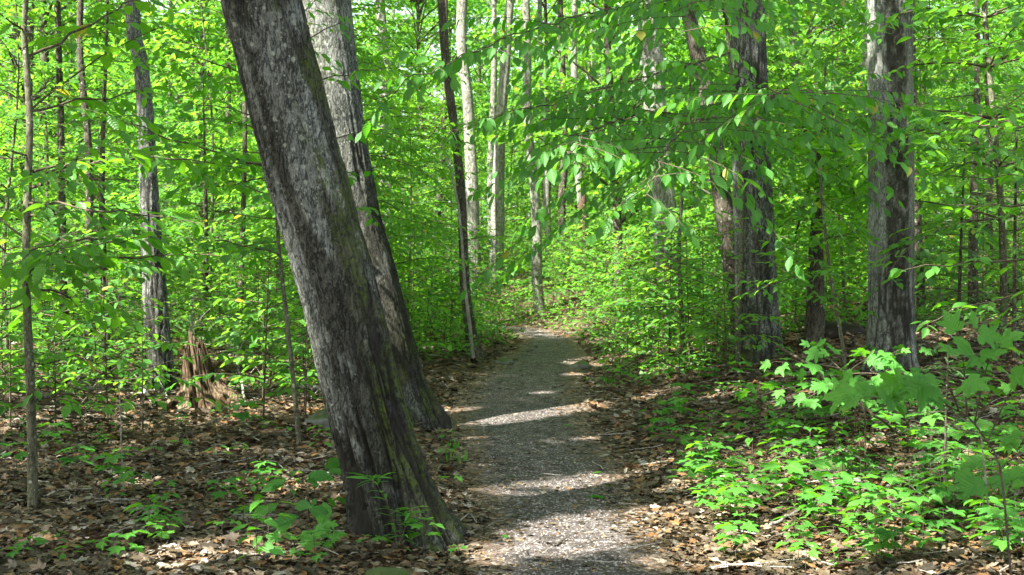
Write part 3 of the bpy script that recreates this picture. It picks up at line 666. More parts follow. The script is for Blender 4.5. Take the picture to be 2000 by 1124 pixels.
# ------------------------------------------------------------------ fill trees of the wood behind (variants, then copies)
def fill_variant(seed, bark, H=19.):
    rng = np.random.default_rng(seed); root = empty("forest_tree"); mb, mc = MB(), MB()
    zs = np.linspace(-.3, H, 34); lean = rng.normal(0, .025, 2); r = np.interp(zs, [-.3, .4, H * .6, H], [.17, .125, .08, .03])
    c = np.c_[lean[0] * zs + .12 * np.sin(zs * .35 + seed), lean[1] * zs + .1 * np.cos(zs * .3 + seed), zs]
    tube(mb, c, r, 12)
    cc = []
    for q in range(62):
        z = rng.uniform(2.5, H) ; a = rng.uniform(0, 6.283); rr = rng.uniform(.5, 4.0) * (1.1 - .5 * abs(z - H * .6) / H)
        i = np.argmin(abs(zs - z)); o = c[i] + np.array([math.cos(a) * rr, math.sin(a) * rr, .25 * rr]); cc.append(o)
        v = nrm(rng.normal(0, 1, (150, 3))) * rng.random((150, 1)) ** .5 * np.array([1.25, 1.25, .28]); v[:, 2] -= .1 * (v[:, 0] ** 2 + v[:, 1] ** 2)
        aa = rng.uniform(0, 6.283, 150)
        leaves(mc, T_FAR, o + v, np.c_[np.cos(aa), np.sin(aa), rng.normal(-.3, .25, 150)], UP + rng.normal(0, .45, (150, 3)), .19 * rng.uniform(.6, 1.3, 150), rng)
        b = c[max(0, i - 2)]; t = np.linspace(0, 1, 5)[:, None]
        tube(mb, b * (1 - t) + o * t + np.array([0, 0, .25]) * np.sin(t * 3.14), np.linspace(.04, .008, 5), 4)
    mb.build("trunk", bark, root); mc.build("crown", ['under', 'twig'], root); return root
FILL = [fill_variant(300, 'bark_grey'), fill_variant(301, 'bark_dark'), fill_variant(302, 'bark_grey', 16.), fill_variant(303, 'bark_dark', 14.)]
rng = np.random.default_rng(12); placed = []; used = set()
tries = 0
while len(placed) < 56 and tries < 6000:
    tries += 1
    y = 29 + 60 * rng.random() ** .85; px = rng.uniform(-250, 2250); x = (px - CX) * y / FPX
    if abs(x - path_x(y)) < 2.2 + .02 * y and y < 60: continue
    if 820 < px < 1180 and y < 46: continue
    if any((x - a) ** 2 + (y - b) ** 2 < 14 for a, b in placed): continue
    placed.append((x, y)); i = int(rng.integers(0, 4)); s = rng.uniform(.8, 1.15); loc = (x, y, zg1(x, y))
    if i in used: o = copy_thing(FILL[i], loc, rng.uniform(0, 6.28), s)
    else: o = FILL[i]; used.add(i); o.location = loc; o.rotation_euler = (0, 0, 1.); o.scale = (s, s, s)
    later(o, "leafy forest tree" if i < 2 else "slim leafy forest tree", "tree", "forest trees behind", x, y)

# the wood beyond, read as one mass
rng = np.random.default_rng(8); mb = MB()
for q in range(300):
    y = rng.uniform(84, 150); px = rng.uniform(-350, 2350); x = (px - CX) * y / FPX; zb = zg1(x, y); top = rng.uniform(14, 27)
    m = 620; zc = rng.uniform(.0, 1, m) * top; ring = 3.9 * (1 - (zc / top - .4) ** 2 * 1.5)
    a = rng.uniform(0, 6.283, m); rr = ring * rng.random(m) ** .5
    lay = np.round(zc / 1.5) * 1.5 + rng.normal(0, .3, m) - .1 * rr
    P = np.c_[x + np.cos(a) * rr, y + np.sin(a) * rr, zb + lay + .3]; aa = rng.uniform(0, 6.283, m)
    leaves(mb, T_FAR, P, np.c_[np.cos(aa), np.sin(aa), rng.normal(-.3, .3, m)], UP + rng.normal(0, .4, (m, 3)), .5 * rng.uniform(.6, 1.3, m), rng)
    if q % 3 == 0: tube(mb, np.array([[x, y, zb - .3], [x + .1, y, zb + top * .5], [x, y, zb + top * .9]]), [.22, .16, .05], 6, 1)
tag(mb.build("distant_woods", ['under', 'bark_dark']), kind="stuff")

# ------------------------------------------------------------------ understorey trees: slender, with tiers of flat sprays
def under_variant(seed, H, nb, L0, L1, zlow, leafL=.14, T=T_MID, mats=('under', 'twig'), bark='bark_sap', name="young_beech", step=.06, gap=.16, dens=1.):
    rng = np.random.default_rng(seed); root = empty(name); mb, mc = MB(), MB()
    zs = np.linspace(-.15, H, 18); le = rng.normal(0, .05, 2)
    c = np.c_[le[0] * zs + .06 * H / 5 * np.sin(zs * .9 + seed), le[1] * zs + .06 * H / 5 * np.cos(zs * .8 + seed), zs]
    tube(mb, c, np.interp(zs, [-.15, H], [.0044 * H + .003, .003]), 8)
    for q in range(nb):
        f = (q + rng.random()) / nb; z = zlow + (H - zlow) * f; i = np.argmin(abs(zs - z)); a = q * 2.4 + rng.normal(0, .4)
        ln = (L1 * (1 - f) + L0 * f) * rng.uniform(.7, 1.2); d0 = np.array([math.cos(a), math.sin(a), rng.uniform(.15, .55)])
        spray(mc, rng, curve(rng, c[i], d0, ln, .35, .12), leafL, T, .004 + .004 * ln, step, gap, .42, keep=dens, start=.15)
    mb.build("trunk", bark, root); mc.build("crown", list(mats), root); return root
UND = [under_variant(500 + i, H, nb, L0, L1, zl) for i, (H, nb, L0, L1, zl) in enumerate([(7.5, 54, .7, 2.4, .9), (6.0, 46, .7, 2.2, .7), (9.0, 62, .8, 2.5, 1.4), (4.5, 34, .6, 1.8, .5), (5.2, 40, .6, 2.1, .4)])]
rng = np.random.default_rng(33); up = []; used = set(); tries = 0
while len(up) < 125 and tries < 8000:
    tries += 1
    y = 13.5 + 50 * rng.random() ** 1.1; px = rng.uniform(-150, 2150); x = (px - CX) * y / FPX
    if abs(x - path_x(y)) < 2.6: continue
    if 560 < px < 860 and y < 17: continue
    if 850 < px < 1200 and y < 40: continue
    if 1380 < px < 1840 and y < 20: continue
    if 90 < px < 470 and y < 20: continue
    if any((x + 4.5 + .77 * t) ** 2 + (y - 16. + .64 * t) ** 2 < 3.2 for t in (0, 1, 2, 3, 4)): continue
    if any((x - a) ** 2 + (y - b) ** 2 < 2.0 for a, b in up): continue
    up.append((x, y)); i = int(rng.integers(0, 5)); s = rng.uniform(.8, 1.2); loc = (x, y, zg1(x, y))
    if i in used: o = copy_thing(UND[i], loc, rng.uniform(0, 6.28), s)
    else: o = UND[i]; used.add(i); o.location = loc; o.scale = (s, s, s)
    later(o, "young beech in flat tiers", "young tree", "young beeches of the understorey", x, y)

# hemlocks
def hemlock(seed, H, nb, L, zlow, sparse=1.0):
    rng = np.random.default_rng(seed); root = empty("hemlock"); mb, mc = MB(), MB()
    zs = np.linspace(-.15, H, 16); c = np.c_[.03 * np.sin(zs + seed), .03 * np.cos(zs * 1.2), zs]
    tube(mb, c, np.interp(zs, [-.15, H], [.012 * H, .008]), 8)
    for q in range(nb):
        f = (q + rng.random()) / nb; z = zlow + (H - zlow) * f; i = np.argmin(abs(zs - z)); a = q * 2.4 + rng.normal(0, .5); ln = L * (1.05 - .85 * f) * rng.uniform(.6, 1.15)
        pts = curve(rng, c[i], np.array([math.cos(a), math.sin(a), rng.uniform(-.05, .25)]), ln, .3, .08)
        spray(mc, rng, pts, .17, T_SPRIG, .004 + .003 * ln, .10, .11, .5, start=.12, tilt=.14, keep=sparse, pitch=.15)
    mb.build("trunk", 'bark_dark', root); mc.build("crown", ['needle', 'twig'], root); return root
hem = [hemlock(700, 5.5, 46, 1.9, .9), hemlock(701, 7.0, 44, 2.0, 1.2, .55), hemlock(702, 2.2, 26, 1.0, .25)]
hrows = [(0, 205, 18.0, 1.1, "pale feathery hemlock in the sun left of the sunlit rough trunk"), (0, 400, 22., .9, "feathery hemlock right of the sunlit rough trunk, half in shade"), (0, 90, 24, 1., "shaded hemlock behind the thin sapling stem"),
         (1, 1905, 18.5, 1.0, "sparse dark hemlock beside the dark-striped trunk"), (1, 2010, 22, 1.1, "sparse hemlock at the bank's edge of the view"), (1, 1060, 50, .95, "dark hemlock at the end of the path gap"), (0, 1120, 52, .8, "bushy dark hemlock past the path's bend"),
         (2, 1880, 14.2, 1., "low dark hemlock bush beside the dark-striped trunk"), (2, 1985, 13., 1.05, "low hemlock bush up the bank near the view's edge"), (0, 690, 27, .8, "hemlock glimpsed right of the leaning trunks"), (0, 850, 33, .8, "hemlock in the gap left of the dark crooked-foot trunk"), (2, 1850, 7.6, .42, "tiny hemlock under the big maple leaves")]
used = set()
for i, px, y, s, lab in hrows:
    x = (px - CX) * y / FPX; loc = (x, y, zg1(x, y))
    if i in used: o = copy_thing(hem[i], loc, px * .37, s)
    else: o = hem[i]; used.add(i); o.location = loc; o.scale = (s, s, s)
    tag(o, lab, "hemlock", "hemlocks")

# ------------------------------------------------------------------ low leafy saplings and shrubs along the path
SHR = [under_variant(600 + i, H, nb, L0, L1, zl, leafL=ll, bark='twig', name="leafy_sapling", step=.06, gap=.14) for i, (H, nb, L0, L1, zl, ll) in enumerate([(1.3, 14, .3, .75, .2, .13), (.8, 10, .25, .6, .12, .115), (1.9, 18, .35, .9, .35, .135), (.5, 8, .2, .42, .08, .10)])]
rng = np.random.default_rng(71); sp = []; used = set(); tries = 0
def shrub_ok(x, y, px):
    off = abs(x - path_x(y)) - path_w(y)
    return off > .25
zones = [(1190, 1420, 17, 27, 34), (-20, 290, 11.8, 17, 16), (490, 620, 12.5, 17, 9), (1130, 1420, 15.5, 31, 84), (1420, 2050, 17, 36, 60), (790, 1010, 19.5, 34, 52), (380, 640, 16, 34, 44), (-40, 380, 17, 34, 44), (640, 800, 18, 30, 16), (900, 1190, 27.5, 46, 70)]
for a, b, y0, y1, n_ in zones:
    k = 0; tries = 0
    while k < n_ and tries < 1500:
        tries += 1; y = rng.uniform(y0, y1); px = rng.uniform(a, b); x = (px - CX) * y / FPX
        if not shrub_ok(x, y, px) or any((x - u) ** 2 + (y - v) ** 2 < .3 for u, v in sp): continue
        if 285 < px < 500 and y < 18.5: continue
        k += 1; sp.append((x, y)); near_path = abs(x - path_x(y)) - path_w(y)
        i = int(rng.choice([0, 1, 2, 2])) if near_path > 1.1 else (3 if near_path < .6 else int(rng.choice([1, 3])))
        s = rng.uniform(.8, 1.2); loc = (x, y, zg1(x, y))
        if i in used: o = copy_thing(SHR[i], loc, rng.uniform(0, 6.28), s)
        else: o = SHR[i]; used.add(i); o.location = loc; o.scale = (s, s, s)
        later(o, ["waist-high leafy sapling", "knee-high leafy sapling", "head-high leafy sapling", "shin-high leafy sapling"][i], "sapling", "leafy saplings of the undergrowth", x, y)

# ------------------------------------------------------------------ the near saplings whose branches hang into the view
def near_sapling(label, name, stem, branches, d, bark='bark_sap', leafmat='beech', T=T_BEECH, leafL=.105, cat="sapling", step=.05, gap=.13, ratio=.4, seed=0, stem_top=None, d_list=None, pitch=.3, tilt=.35):
    """stem: (px, py, width px) from the foot up at depth d; branches: (px0, py0, px1, py1, d1[, ratio])"""
    rng = np.random.default_rng(2000 + seed)
    P = np.array([at(a, b, d) for a, b, w in stem]); R = np.array([w * d / FPX / 2 for a, b, w in stem])
    P[0, 2] = zg1(P[0, 0], d) - .05; base = P[0] + np.array([0, 0, .05])
    root = empty(name, base); tag(root, label, cat)
    mb, mc = MB(), MB()
    t = np.linspace(0, len(P) - 1, len(P) * 5); idx = np.arange(len(P))
    PP = np.stack([np.interp(t, idx, P[:, c]) for c in range(3)], -1); PP[1:-1] = (PP[:-2] + PP[1:-1] * 2 + PP[2:]) / 4; PP[1:-1] = (PP[:-2] + PP[1:-1] * 2 + PP[2:]) / 4
    PP[1:, :2] += .008 * (np.stack([vnoise(np.c_[t * 1.3, 0 * t + seed, 0 * t]), vnoise(np.c_[t * 1.3, 0 * t + seed, 0 * t + 9])], -1)[1:] - .5)
    RR = np.interp(t, idx, R)
    tube(mb, PP - base, RR, 10)
    for br in branches:
        a, b, c, e, d1 = br[:5]; rt = br[5] if len(br) > 5 else ratio
        z = at(a, b, d)[2]; i = int(np.argmin(abs(PP[:, 2] - z) + .6 * abs(PP[:, 0] - at(a, b, d)[0]))); p0 = PP[i]; p1 = at(c, e, d1)
        L = np.linalg.norm(p1 - p0); n = max(6, int(L / .12)); tt = np.linspace(0, 1, n)[:, None]
        mid = (p0 + p1) / 2 + np.array([0, 0, .05 * L]) + rng.normal(0, .05, 3) * L
        pts = (1 - tt) ** 2 * p0 + 2 * tt * (1 - tt) * mid + tt ** 2 * p1
        pts[1:-1] += rng.normal(0, .012, (n - 2, 3))
        spray(mc, rng, pts, leafL, T, min(.55 * RR[i], .004 + .0045 * L), step, gap, rt, start=.16, tilt=tilt, pitch=pitch, k=6)
    mc.V = [v - base for v in mc.V]
    mb.build("trunk", bark, root); mc.build("crown", [leafmat, 'twig'], root, uv=True)
    return root

d = hit(65, 995)
near_sapling("thin dark sapling stem rising from the shaded leaf litter", "beech_sapling", [(65, 995, 22), (62, 850, 19), (60, 740, 18), (52, 600, 16), (50, 520, 16), (54, 400, 15), (60, 230, 14), (50, 110, 13), (46, 60, 12), (52, -30, 9), (66, -200, 6)],
    [(46, 60, -60, 0, d - .6), (50, 60, 70, -120, d + .4), (56, 300, -120, 260, d - .8), (58, 230, 330, 170, d + 1.0), (60, 210, 300, 60, d + .6), (56, 330, 380, 300, d + 1.2), (54, 400, 280, 430, d - .6), (52, 480, 330, 460, d - 1.0), (52, 470, -100, 380, d + .8), (50, 540, -120, 500, d + .3), (50, 560, 260, 620, d + 1.4), (58, 120, 300, -40, d + 1.4), (54, 360, 200, 250, d - 1.4), (52, 590, -60, 640, d - .4), (56, 700, 180, 690, d + .7, .3), (60, 760, 170, 800, d - .3, .3), (50, 560, 150, 480, d - 1.2), (50, 540, 290, 465, d - 1.0, .25), (54, 420, 400, 440, d - .6, .25), (52, 520, 470, 500, d - .6), (56, 330, 480, 330, d + .2)], d, seed=1, leafL=.13, step=.06, gap=.16, pitch=.5)
d = hit(586, 872)
near_sapling("slender pole sapling in the shade left of the big leaning trunk", "beech_sapling", [(586, 872, 11), (575, 760, 9), (562, 640, 9), (550, 540, 8), (543, 470, 7), (540, 380, 6), (536, 250, 5), (520, 100, 4)],
    [(545, 500, 390, 470, d - .8), (543, 470, 330, 500, d + .6), (540, 420, 420, 410, d - .2), (538, 350, 330, 380, d + .6), (538, 300, 420, 290, d + .2), (536, 250, 300, 250, d - .3), (530, 180, 360, 160, d + .3), (520, 110, 380, 60, d), (524, 140, 250, 120, d + 1.2), (560, 640, 470, 660, d + .3, .3), (538, 330, 200, 330, d + 1.)], d, seed=2, leafL=.125, step=.06, gap=.16, pitch=.5)
d = 11.5
near_sapling("beech sapling hidden behind the big leaning trunk, its leaves showing either side", "beech_sapling", [(690, 860, 16), (650, 620, 14), (600, 400, 12), (560, 240, 10), (525, 100, 9), (500, -60, 7)],
    [(590, 360, 760, 330, d + .4), (575, 290, 790, 250, d + .2), (600, 400, 400, 330, d - .4), (585, 330, 150, 195, d + .2), (560, 240, 360, 200, d - .6), (545, 190, 300, 90, d - .3), (545, 190, 760, 130, d - .4), (535, 130, 720, 30, d - .4), (520, 80, 340, -20, d), (525, 100, 660, -30, d - .8), (600, 400, 790, 430, d + .8)], d, seed=3, leafL=.125, step=.06, gap=.16, pitch=.5)
d = hit(1442, 716)
near_sapling("tall slim beech sapling against the stout trunk, long branches over the path", "beech_sapling", [(1442, 716, 12), (1443, 600, 11), (1450, 470, 10), (1448, 330, 10), (1430, 160, 9), (1418, 20, 8), (1408, -120, 6)],
    [(1418, 30, 720, 200, 8.2, .13), (1425, 100, 880, 255, 9.2, .11), (1440, 230, 1110, 300, 8.2, .2), (1446, 300, 1260, 385, 8., .3), (1440, 215, 1500, 190, 8.6, .4), (1425, 60, 1330, 70, 8.6, .3)], d, seed=4, bark='bark_sap', leafL=.13, step=.07, gap=.22, pitch=.9, tilt=.5)
d = hit(1332, 705)
near_sapling("forked thin sapling with drooping leaves right of the path", "beech_sapling", [(1336, 705, 10), (1330, 600, 9), (1326, 480, 8), (1332, 380, 7), (1345, 250, 6), (1350, 120, 4)],
    [(1330, 420, 1190, 395, d - 1., .3), (1330, 440, 1430, 470, d - .6, .3), (1326, 520, 1410, 560, d + .2, .3), (1340, 300, 1420, 290, d - .6, .3), (1332, 590, 1200, 610, d - 1.2, .25), (1332, 600, 1290, 650, d - 1, .25), (1332, 620, 1420, 650, d - .8, .25), (1350, 140, 1250, 60, d)], d, seed=5, leafL=.125, step=.066, gap=.19, pitch=.8, tilt=.5)
d = hit(1655, 742)
near_sapling("leafy sapling before the dark-striped trunk, bright tiers of leaves", "beech_sapling", [(1655, 742, 9), (1640, 640, 8), (1622, 540, 7), (1610, 430, 6), (1600, 330, 5)],
    [(1620, 520, 1500, 470, d - .6), (1622, 540, 1455, 580, d - 1.2), (1615, 470, 1690, 440, d - .6), (1612, 450, 1560, 420, d - .2), (1605, 380, 1530, 370, d + .2), (1606, 400, 1700, 500, d - .8), (1630, 590, 1560, 560, d - 1), (1602, 350, 1660, 300, d + .4), (1630, 580, 1700, 610, d - .4), (1600, 330, 1560, 260, d + .6)], d, seed=6)
d = 7.6
near_sapling("sapling at the view's right edge, pointed leaves reaching toward the striped trunk", "beech_sapling", [(2110, 860, 14), (2100, 700, 12), (2090, 560, 11), (2080, 400, 10), (2060, 200, 9), (2050, 0, 7)],
    [(2085, 500, 1760, 530, d - .2, .25), (2090, 560, 1790, 640, d - .4, .25), (2095, 640, 1880, 620, d + .3, .3), (2080, 420, 1850, 400, d + 1.), (2075, 330, 1900, 350, d + .4), (2065, 230, 1830, 220, d + 1.6), (2060, 180, 1960, 210, d - .6), (2055, 90, 1840, 80, d + 2.), (2050, 20, 1960, 110, d - .4), (2050, 0, 1800, -10, d + 2.2)], d, seed=7, leafL=.10)

# ------------------------------------------------------------------ maple saplings on the right bank: big lobed leaves
def maple_sapling(label, stem, branches, d, leafL=.15, seed=0, T=T_MAPLE, mats='maple'):
    """stem px polyline from the foot; branches: (fraction of the stem, px, py, depth, leaves)"""
    rng = np.random.default_rng(3000 + seed); P = np.array([at(a, b, d) for a, b in stem]); P[0, 2] = zg1(P[0, 0], d) - .03; base = P[0] + np.array([0, 0, .03])
    root = empty("maple_sapling", base); tag(root, label, "sapling")
    mb, mc = MB(), MB(); t = np.linspace(0, len(P) - 1, 16); PP = np.stack([np.interp(t, np.arange(len(P)), P[:, c]) for c in range(3)], -1)
    PP[1:-1] = (PP[:-2] + 2 * PP[1:-1] + PP[2:]) / 4; tube(mb, PP - base, np.linspace(.0055, .0025, 16), 8)
    for f, px, py, d1, nl in branches:
        p0 = PP[int(f * 15)]; p1 = at(px, py, d1); tt = np.linspace(0, 1, 7)[:, None]; mid = (p0 + p1) / 2 + np.array([0, 0, .12 * np.linalg.norm(p1 - p0)])
        pts = (1 - tt) ** 2 * p0 + 2 * tt * (1 - tt) * mid + tt ** 2 * p1; tube(mc, pts, np.linspace(.004, .0018, 7), 5, 1)
        ax = nrm(p1 - p0); lat = nrm(np.cross(UP, ax))
        for q in range(nl):
            u = 1 - (q // 2) * .28; b = p0 + (p1 - p0) * max(.15, u) + np.array([0, 0, .04]); sd = 1 if q % 2 else -1
            dr = nrm(ax * .55 + lat * sd * rng.uniform(.5, 1.) + np.array([0, 0, rng.uniform(-.2, .25)]) + rng.normal(0, .2, 3)); pl = rng.uniform(.05, .1)
            e = b + dr * pl; tube(mc, np.array([b, (b + e) / 2 + [0, 0, .008], e]), [.0016, .0013, .001], 4, 1)
            ld = nrm(dr + np.array([0, 0, -rng.uniform(.05, .7)])); leaves(mc, T, [e], [ld], [UP * .7 + rng.normal(0, .3, 3) + np.array([0, -.75, 0])], [leafL * rng.uniform(.5, 1.25)], rng, 0)
    mc.V = [v - base for v in mc.V]; mb.build("trunk", 'twig', root); mc.build("crown", [mats, 'twig'], root, uv=True); return root
maple_sapling("maple sapling with the largest lobed leaves, low over the right bank", [(1985, 1000), (1955, 900), (1890, 810), (1800, 775)], [(1., 1720, 800, 4.9, 4), (.8, 1790, 760, 4.9, 4), (.75, 1850, 760, 4.8, 4), (.7, 1880, 690, 5.0, 4), (.6, 1935, 690, 5.0, 4), (.6, 1960, 760, 5.1, 4), (.9, 1690, 760, 5.2, 2), (.5, 2000, 720, 5.2, 3)], 5.1, .135, 1)
maple_sapling("low maple sapling with small lobed leaves before the dark-striped trunk", [(1690, 880), (1690, 800), (1660, 740), (1640, 720)], [(1., 1530, 720, 8.4, 6), (.9, 1600, 690, 8.6, 6), (.85, 1700, 700, 8.6, 6), (.8, 1780, 690, 8.8, 6), (.8, 1760, 740, 8.4, 6), (.7, 1640, 770, 8.1, 6), (.6, 1560, 790, 8.1, 6), (.6, 1480, 775, 8.5, 6), (.7, 1700, 790, 8.2, 6), (.6, 1790, 790, 8.2, 4)], 8.5, .12, 2, T_MAPLE)
maple_sapling("maple sapling cut by the view's right edge, lobed leaves near the bottom", [(2030, 1010), (2020, 900), (1990, 850)], [(1., 1950, 860, 5.4, 4), (.9, 1990, 880, 5.6, 4), (.7, 1940, 930, 5.3, 4), (.8, 2010, 800, 5.6, 4), (.5, 1960, 970, 5.2, 4)], 5.5, .12, 3)
maple_sapling("maple sapling with dark broad leaves left of the leaning trunk's foot", [(610, 1040), (600, 990), (590, 960)], [(1., 580, 955, 7.6, 4), (.9, 620, 950, 7.7, 3), (.7, 560, 1005, 7.4, 4), (.8, 630, 990, 7.6, 4), (.5, 600, 1040, 7.3, 4)], 7.7, .15, 4, T_BEECH, 'herb')
maple_sapling("small lobed sapling below the dark broad-leaved sapling", [(600, 1092), (595, 1060)], [(1., 575, 1062, 6.9, 4), (.9, 610, 1055, 7.0, 4), (.7, 560, 1085, 6.8, 4), (.6, 630, 1080, 7., 3)], 7.0, .10, 5)

# the lance-leaved herb at the leaning trunk's foot
def lance_herb():
    rng = np.random.default_rng(91); d = hit(770, 1075); base = ground_pt(770, 1075); root = empty("lance_leaved_herb", base)
    tag(root, "wispy herb with narrow leaves against the leaning trunk's foot", "herb"); mb, mc = MB(), MB()
    for stem in ([(775, 1078), (772, 1030), (758, 985), (735, 945), (722, 935)], [(768, 1080), (785, 1050), (795, 1020), (803, 995)]):
        P = np.array([at(a, b, d - .05) for a, b in stem]); P[0, 2] = base[2] - .02
        t = np.linspace(0, len(P) - 1, 12); PP = np.stack([np.interp(t, np.arange(len(P)), P[:, c]) for c in range(3)], -1); tube(mb, PP - base, np.linspace(.004, .002, 12), 6)
        for q in range(2, 12):
            for e in range(2 if q < 9 else 4):
                a = rng.uniform(0, 6.283); leaves(mc, T_LANCE, [PP[q]], [np.array([math.cos(a), math.sin(a) * .7, rng.uniform(-.1, .5)])], [UP + rng.normal(0, .3, 3)], [rng.uniform(.09, .16)], rng)
    mc.V = [v - base for v in mc.V]; mb.build("stem", 'twig', root); mc.build("foliage", 'herb', root, uv=True)
lance_herb()

# ------------------------------------------------------------------ seedlings on the forest floor
def seedling_variant(seed, T, leafL, h, whorls, per, name, mats):
    rng = np.random.default_rng(seed); root = empty(name); mb, mc = MB(), MB()
    c = np.array([[0, 0, -.03], [.004, 0, h * .4], [rng.normal(0, .01), rng.normal(0, .01), h]]); tube(mb, c, [.0028, .0022, .0016], 5)
    for w in range(whorls):
        z = h * (1 - w * .32); a0 = rng.uniform(0, 6.28) + w * 1.57
        for q in range(per):
            a = a0 + q * 2 * math.pi / per + rng.normal(0, .15); d = np.array([math.cos(a), math.sin(a), rng.uniform(-.05, .25)]); p = np.array([0, 0, z]); pl = leafL * rng.uniform(.3, .6)
            e = p + d * pl; tube(mb, np.array([p, e]), [.0012, .001], 3)
            leaves(mc, T, [e], [d + np.array([0, 0, -rng.uniform(.1, .4)])], [UP + rng.normal(0, .2, 3)], [leafL * rng.uniform(.8, 1.15)], rng)
    mb.build("stem", 'twig', root); mc.build("foliage", mats, root, uv=True); return root
SEED = [seedling_variant(800, T_MAPLE_S, .085, .13, 1, 4, "maple_seedling", 'herb'), seedling_variant(801, T_MAPLE_S, .10, .22, 2, 4, "maple_seedling", 'herb'), seedling_variant(802, T_BEECH, .09, .16, 2, 3, "beech_seedling", 'herb'),
        seedling_variant(803, T_BEECH, .11, .24, 3, 3, "beech_seedling", 'herb'), seedling_variant(804, T_MAPLE, .13, .30, 2, 4, "maple_seedling", 'maple')]
rng = np.random.default_rng(55); used = set(); sd = []
def put_seed(px, py, i=None, s=None):
    p = ground_pt(px, py); i = int(rng.integers(0, 5)) if i is None else i; s = s or rng.uniform(.7, 1.25)
    if i in used: o = copy_thing(SEED[i], p, rng.uniform(0, 6.28), s)
    else: o = SEED[i]; used.add(i); o.location = p; o.scale = (s, s, s)
    return o, p
HAND_BIG = [(1600, 860), (1680, 850), (1740, 880), (1810, 900), (1860, 870), (1900, 920), (1960, 900), (1930, 960), (1540, 800), (1500, 790), (1620, 800), (1450, 800), (1720, 830), (1990, 960), (1830, 980)]
HAND = [(1380, 850), (1330, 840), (1450, 820), (1500, 830), (1560, 840), (1600, 835), (1640, 850), (1350, 960), (1400, 985), (1340, 970), (1470, 935), (1490, 990), (1500, 970), (1420, 1010), (1560, 1000), (1640, 1000), (1620, 960), (1660, 1060), (1680, 1030), (1560, 1110), (1600, 1050), (1720, 1110), (1760, 990), (1800, 970), (1840, 950), (1880, 980), (1920, 1000), (1960, 1010), (1990, 1050), (1940, 1080),
        (1860, 1040), (1800, 1010), (1700, 900), (1740, 920), (1780, 900), (1300, 870), (1290, 800), (1340, 800), (1390, 790), (1440, 860), (1520, 880), (1580, 900), (440, 1060), (470, 1030), (520, 1080), (500, 1010), (110, 1090), (60, 1100), (30, 1120), (190, 1095), (130, 1110), (240, 1115), (300, 1040), (330, 1050), (280, 1030), (330, 975), (250, 905), (300, 900), (350, 890), (430, 910), (460, 895), (200, 880), (150, 905), (100, 890),
        (480, 865), (520, 850), (420, 820), (350, 840), (870, 905), (880, 870), (875, 960), (830, 1090), (730, 1090), (890, 1100), (480, 960), (430, 985), (270, 960), (620, 880), (640, 860), (1970, 900), (1990, 950), (1680, 950), (1720, 970)]
for px, py in HAND:
    small = px < 480 or 700 < px < 900
    o, p = put_seed(px + rng.uniform(-8, 8), py, int(rng.choice([0, 2, 0, 1])) if small else None, rng.uniform(.6, .95) if small else None)
    later(o, "green seedling in litter", "seedling", "seedlings on the forest floor", p[0], p[1])
for px, py in HAND_BIG:
    o, p = put_seed(px + rng.uniform(-10, 10), py, int(rng.choice([4, 4, 3])), rng.uniform(.8, 1.2)); later(o, "tall green seedling in litter", "seedling", "seedlings on the forest floor", p[0], p[1])
k = 0; tries = 0
while k < 260 and tries < 5000:
    tries += 1
    py = rng.uniform(690, 1120); px = rng.uniform(1250, 2010) if rng.random() < .76 else rng.uniform(-10, 640)
    if px < 640 and (py > 800 and rng.random() < .65): continue
    p = ground_pt(px, py)
    if abs(p[0] - path_x(p[1])) < path_w(p[1]) + .25: continue
    o, p = put_seed(px, py, None, rng.uniform(.5, 1.0)); k += 1
    later(o, "green seedling in litter", "seedling", "seedlings on the forest floor", p[0], p[1])

# the low green ground cover farther in, which nobody could count
rng = np.random.default_rng(66); n = 52000; y = 16 + 50 * rng.random(n) ** 1.3; px = rng.uniform(-150, 2150, n); x = (px - CX) * y / FPX
off = np.abs(x - path_x(y)) - path_w(y); pat = fbm(np.c_[x * .5, y * .5, 0 * x], 3)
w = (off > .1 + .5 * (y < 26)) & (rng.random(n) < sstep(.36, .56, pat + .012 * (y - 22) + .3 * (y > 26.5) * (np.abs(x - 1) < 7) - .1 * (x < -3) * (y < 22))); x, y, off = x[w], y[w], off[w]; n = len(x); a = rng.uniform(0, 6.283, n)
mb = MB(); hgt = rng.random(n) ** 1.5 * np.clip(.12 + .022 * (y - 16), .1, .8) * np.clip(off, .2, 1)
leaves(mb, T_MID, np.c_[x, y, zg(x, y) + .03 + hgt], np.c_[np.cos(a), np.sin(a), rng.normal(-.2, .25, n)], UP + rng.normal(0, .35, (n, 3)), .1 * rng.uniform(.6, 1.3, n) * (1 + .012 * (y - 16)), rng)
tag(mb.build("ground_cover", 'herb'), kind="stuff")

# grass tufts by the path
rng = np.random.default_rng(19)
for px, py, n_, lab in [(885, 880, 16, "thin grass tuft left of the path above the other one"), (890, 905, 14, "thin grass tuft left of the path, lower one"), (1190, 750, 30, "pale grass tuft at the path's right edge"), (1650, 760, 14, "thin grass wisps under the low maple sapling")]:
    p = ground_pt(px, py); mb = MB(); a = rng.uniform(0, 6.283, n_)
    leaves(mb, T_LANCE, p + np.c_[rng.normal(0, .05, n_), rng.normal(0, .05, n_), np.full(n_, -.01)], np.c_[np.cos(a) * .5, np.sin(a) * .5, np.full(n_, .9)], np.c_[np.cos(a), np.sin(a), np.full(n_, .3)], rng.uniform(.06, .14, n_), rng)
    tag(mb.build("grass_tuft", 'herb', uv=True), lab, "grass tuft", "grass tufts by the path")

